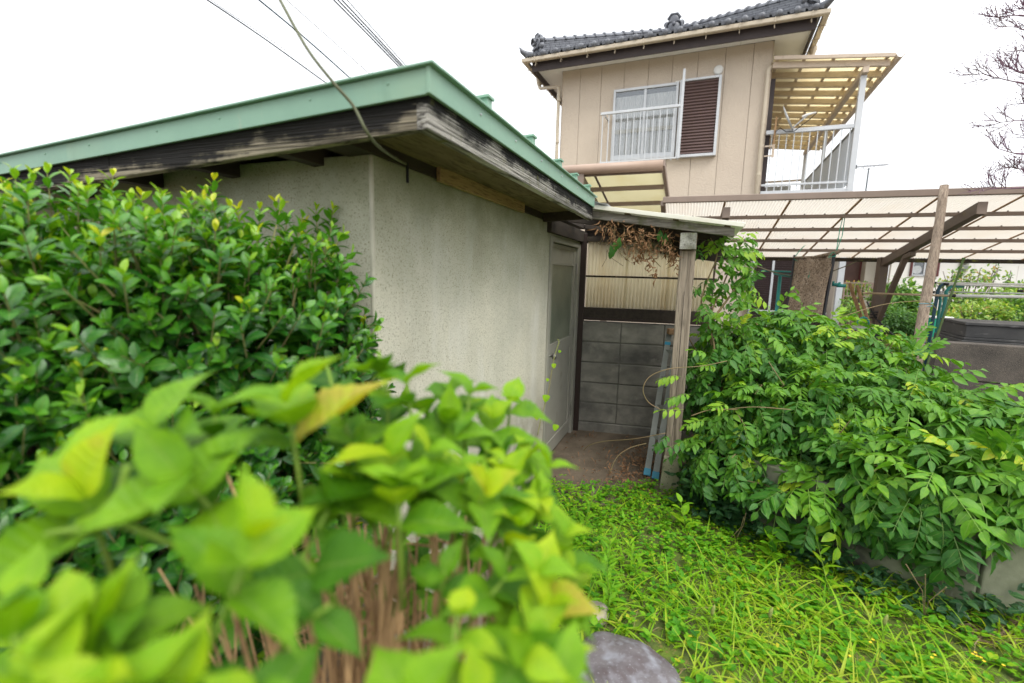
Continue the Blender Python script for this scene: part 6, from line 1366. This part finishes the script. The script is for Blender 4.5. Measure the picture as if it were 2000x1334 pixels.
for k in range(18): part('edging_block', MB().box((k * .42, 0, -.1), (k * .42 + .41, .12, .40 + .004 * (k % 3))), M['block'], bw_, bevel=.006)
# upright spear leaves in front of the wooden pole
sp_, spi = base_thing('spear_leaf_plant', 'plant with a few tall upright spear leaves at the foot of the wooden pole', 'plant', tuple(down(P(1775, 700, 3.6), .44)))
SL = Leaves([leaf_t(1, .2, 8, lance, .4, .3)])
for x, y, dx_, s_, t_ in ((1768, 690, .35, .20, .5), (1775, 695, .55, .22, .62), (1785, 695, .9, .16, .66), (1765, 690, -.15, .14, .4), (1775, 690, .15, .16, .45)): SL.add(P(x, y, 3.6), [dx_, -.1, .9], [-.3, -.8, .2], s_, t_)
SL.cat(); SL.objects(ALL(SL), 'leaf', M['leaf_wisteria'], sp_, spi); shift(part('stem', MB().tube([down(P(1775, 700, 3.6), .44), tuple(P(1772, 690, 3.6))], .008, 6), M['stem_green'], sp_), spi)

# ---- bare twiggy tree at the right edge
tb = np.array(down(P(2180, 500, 3.7))); bt, binv = base_thing('bare_tree', 'leafless purple twigged tree reaching in at the upper right', 'tree', tuple(tb))
tm, lm = MB(), MB(); r2 = random.Random(8)
top = P(2140, 60, 3.7); trunk = [tb, tb * .5 + P(2150, 300, 3.7) * .5, P(2150, 300, 3.7), P(2120, 160, 3.7), P(2100, 20, 3.7), P(2090, -80, 3.7)]
tm.tube(trunk, [.06, .05, .042, .034, .026, .016], 10)
def twig(a, d, L_, r, lev):
    d = d.normalized(); pts_ = [a]; p = a.copy(); n = 4
    for i in range(n):
        d = (d + Vector((r2.gauss(0, .10), r2.gauss(0, .10), r2.gauss(.035, .09)))).normalized(); p = p + d * (L_ / n); pts_.append(p.copy())
    lm.tube(pts_, [r * (1 - .12 * i) for i in range(n + 1)], 5 if lev else 6)
    if lev == 0:
        lm.tube([pts_[-1], pts_[-1] + d * .012], [r * 1.5, r * .8], 5); return
    for i in range(1, n + 1):
        for s_ in ((-1, 1) if i < n else (-.7, .7, 0)):
            if r2.random() < .34 and i < n: continue
            ax = Vector((r2.gauss(0, .5), r2.gauss(0, 1), r2.gauss(0, .6))).cross(d).normalized(); dd_ = (d + ax * abs(.75) * (1 if s_ >= 0 else -1) * r2.uniform(.5, 1.0) + Vector((0, 0, .22))).normalized()
            twig(pts_[i], dd_, L_ * r2.uniform(.48, .68), r * .66, lev - 1)
for (x0, y0, x1, y1, lv, ln) in ((2120, 180, 1985, 160, 2, .46), (2130, 240, 2005, 235, 2, .36), (2140, 300, 1985, 300, 2, .34), (2150, 350, 1975, 368, 2, .40), (2110, 90, 2005, 60, 2, .34), (2100, 30, 1990, 30, 2, .30), (2125, 200, 2010, 205, 2, .30), (2110, 120, 1995, 140, 2, .34), (2140, 330, 2000, 330, 2, .26)):
    a, b = Vector(P(x0, y0, 3.7)), Vector(P(x1, y1, 3.6)); d = (b - a); lm.tube([a, (a + b) / 2 + Vector((0, 0, -.015)), b], [.013, .009, .0065], 6)
    twig(b, d + Vector((0, 0, .02)), ln * .52, .0046, lv); twig((a + b) / 2, d + Vector((0, 0, .25)), ln * .62, .0048, lv); twig(a * .7 + b * .3, d + Vector((0, 0, .35)), ln * .66, .0046, lv)
shift(part('trunk', tm, M['twig_purple'], bt, smooth=True), binv); shift(part('branch', lm, M['twig_purple'], bt), binv)
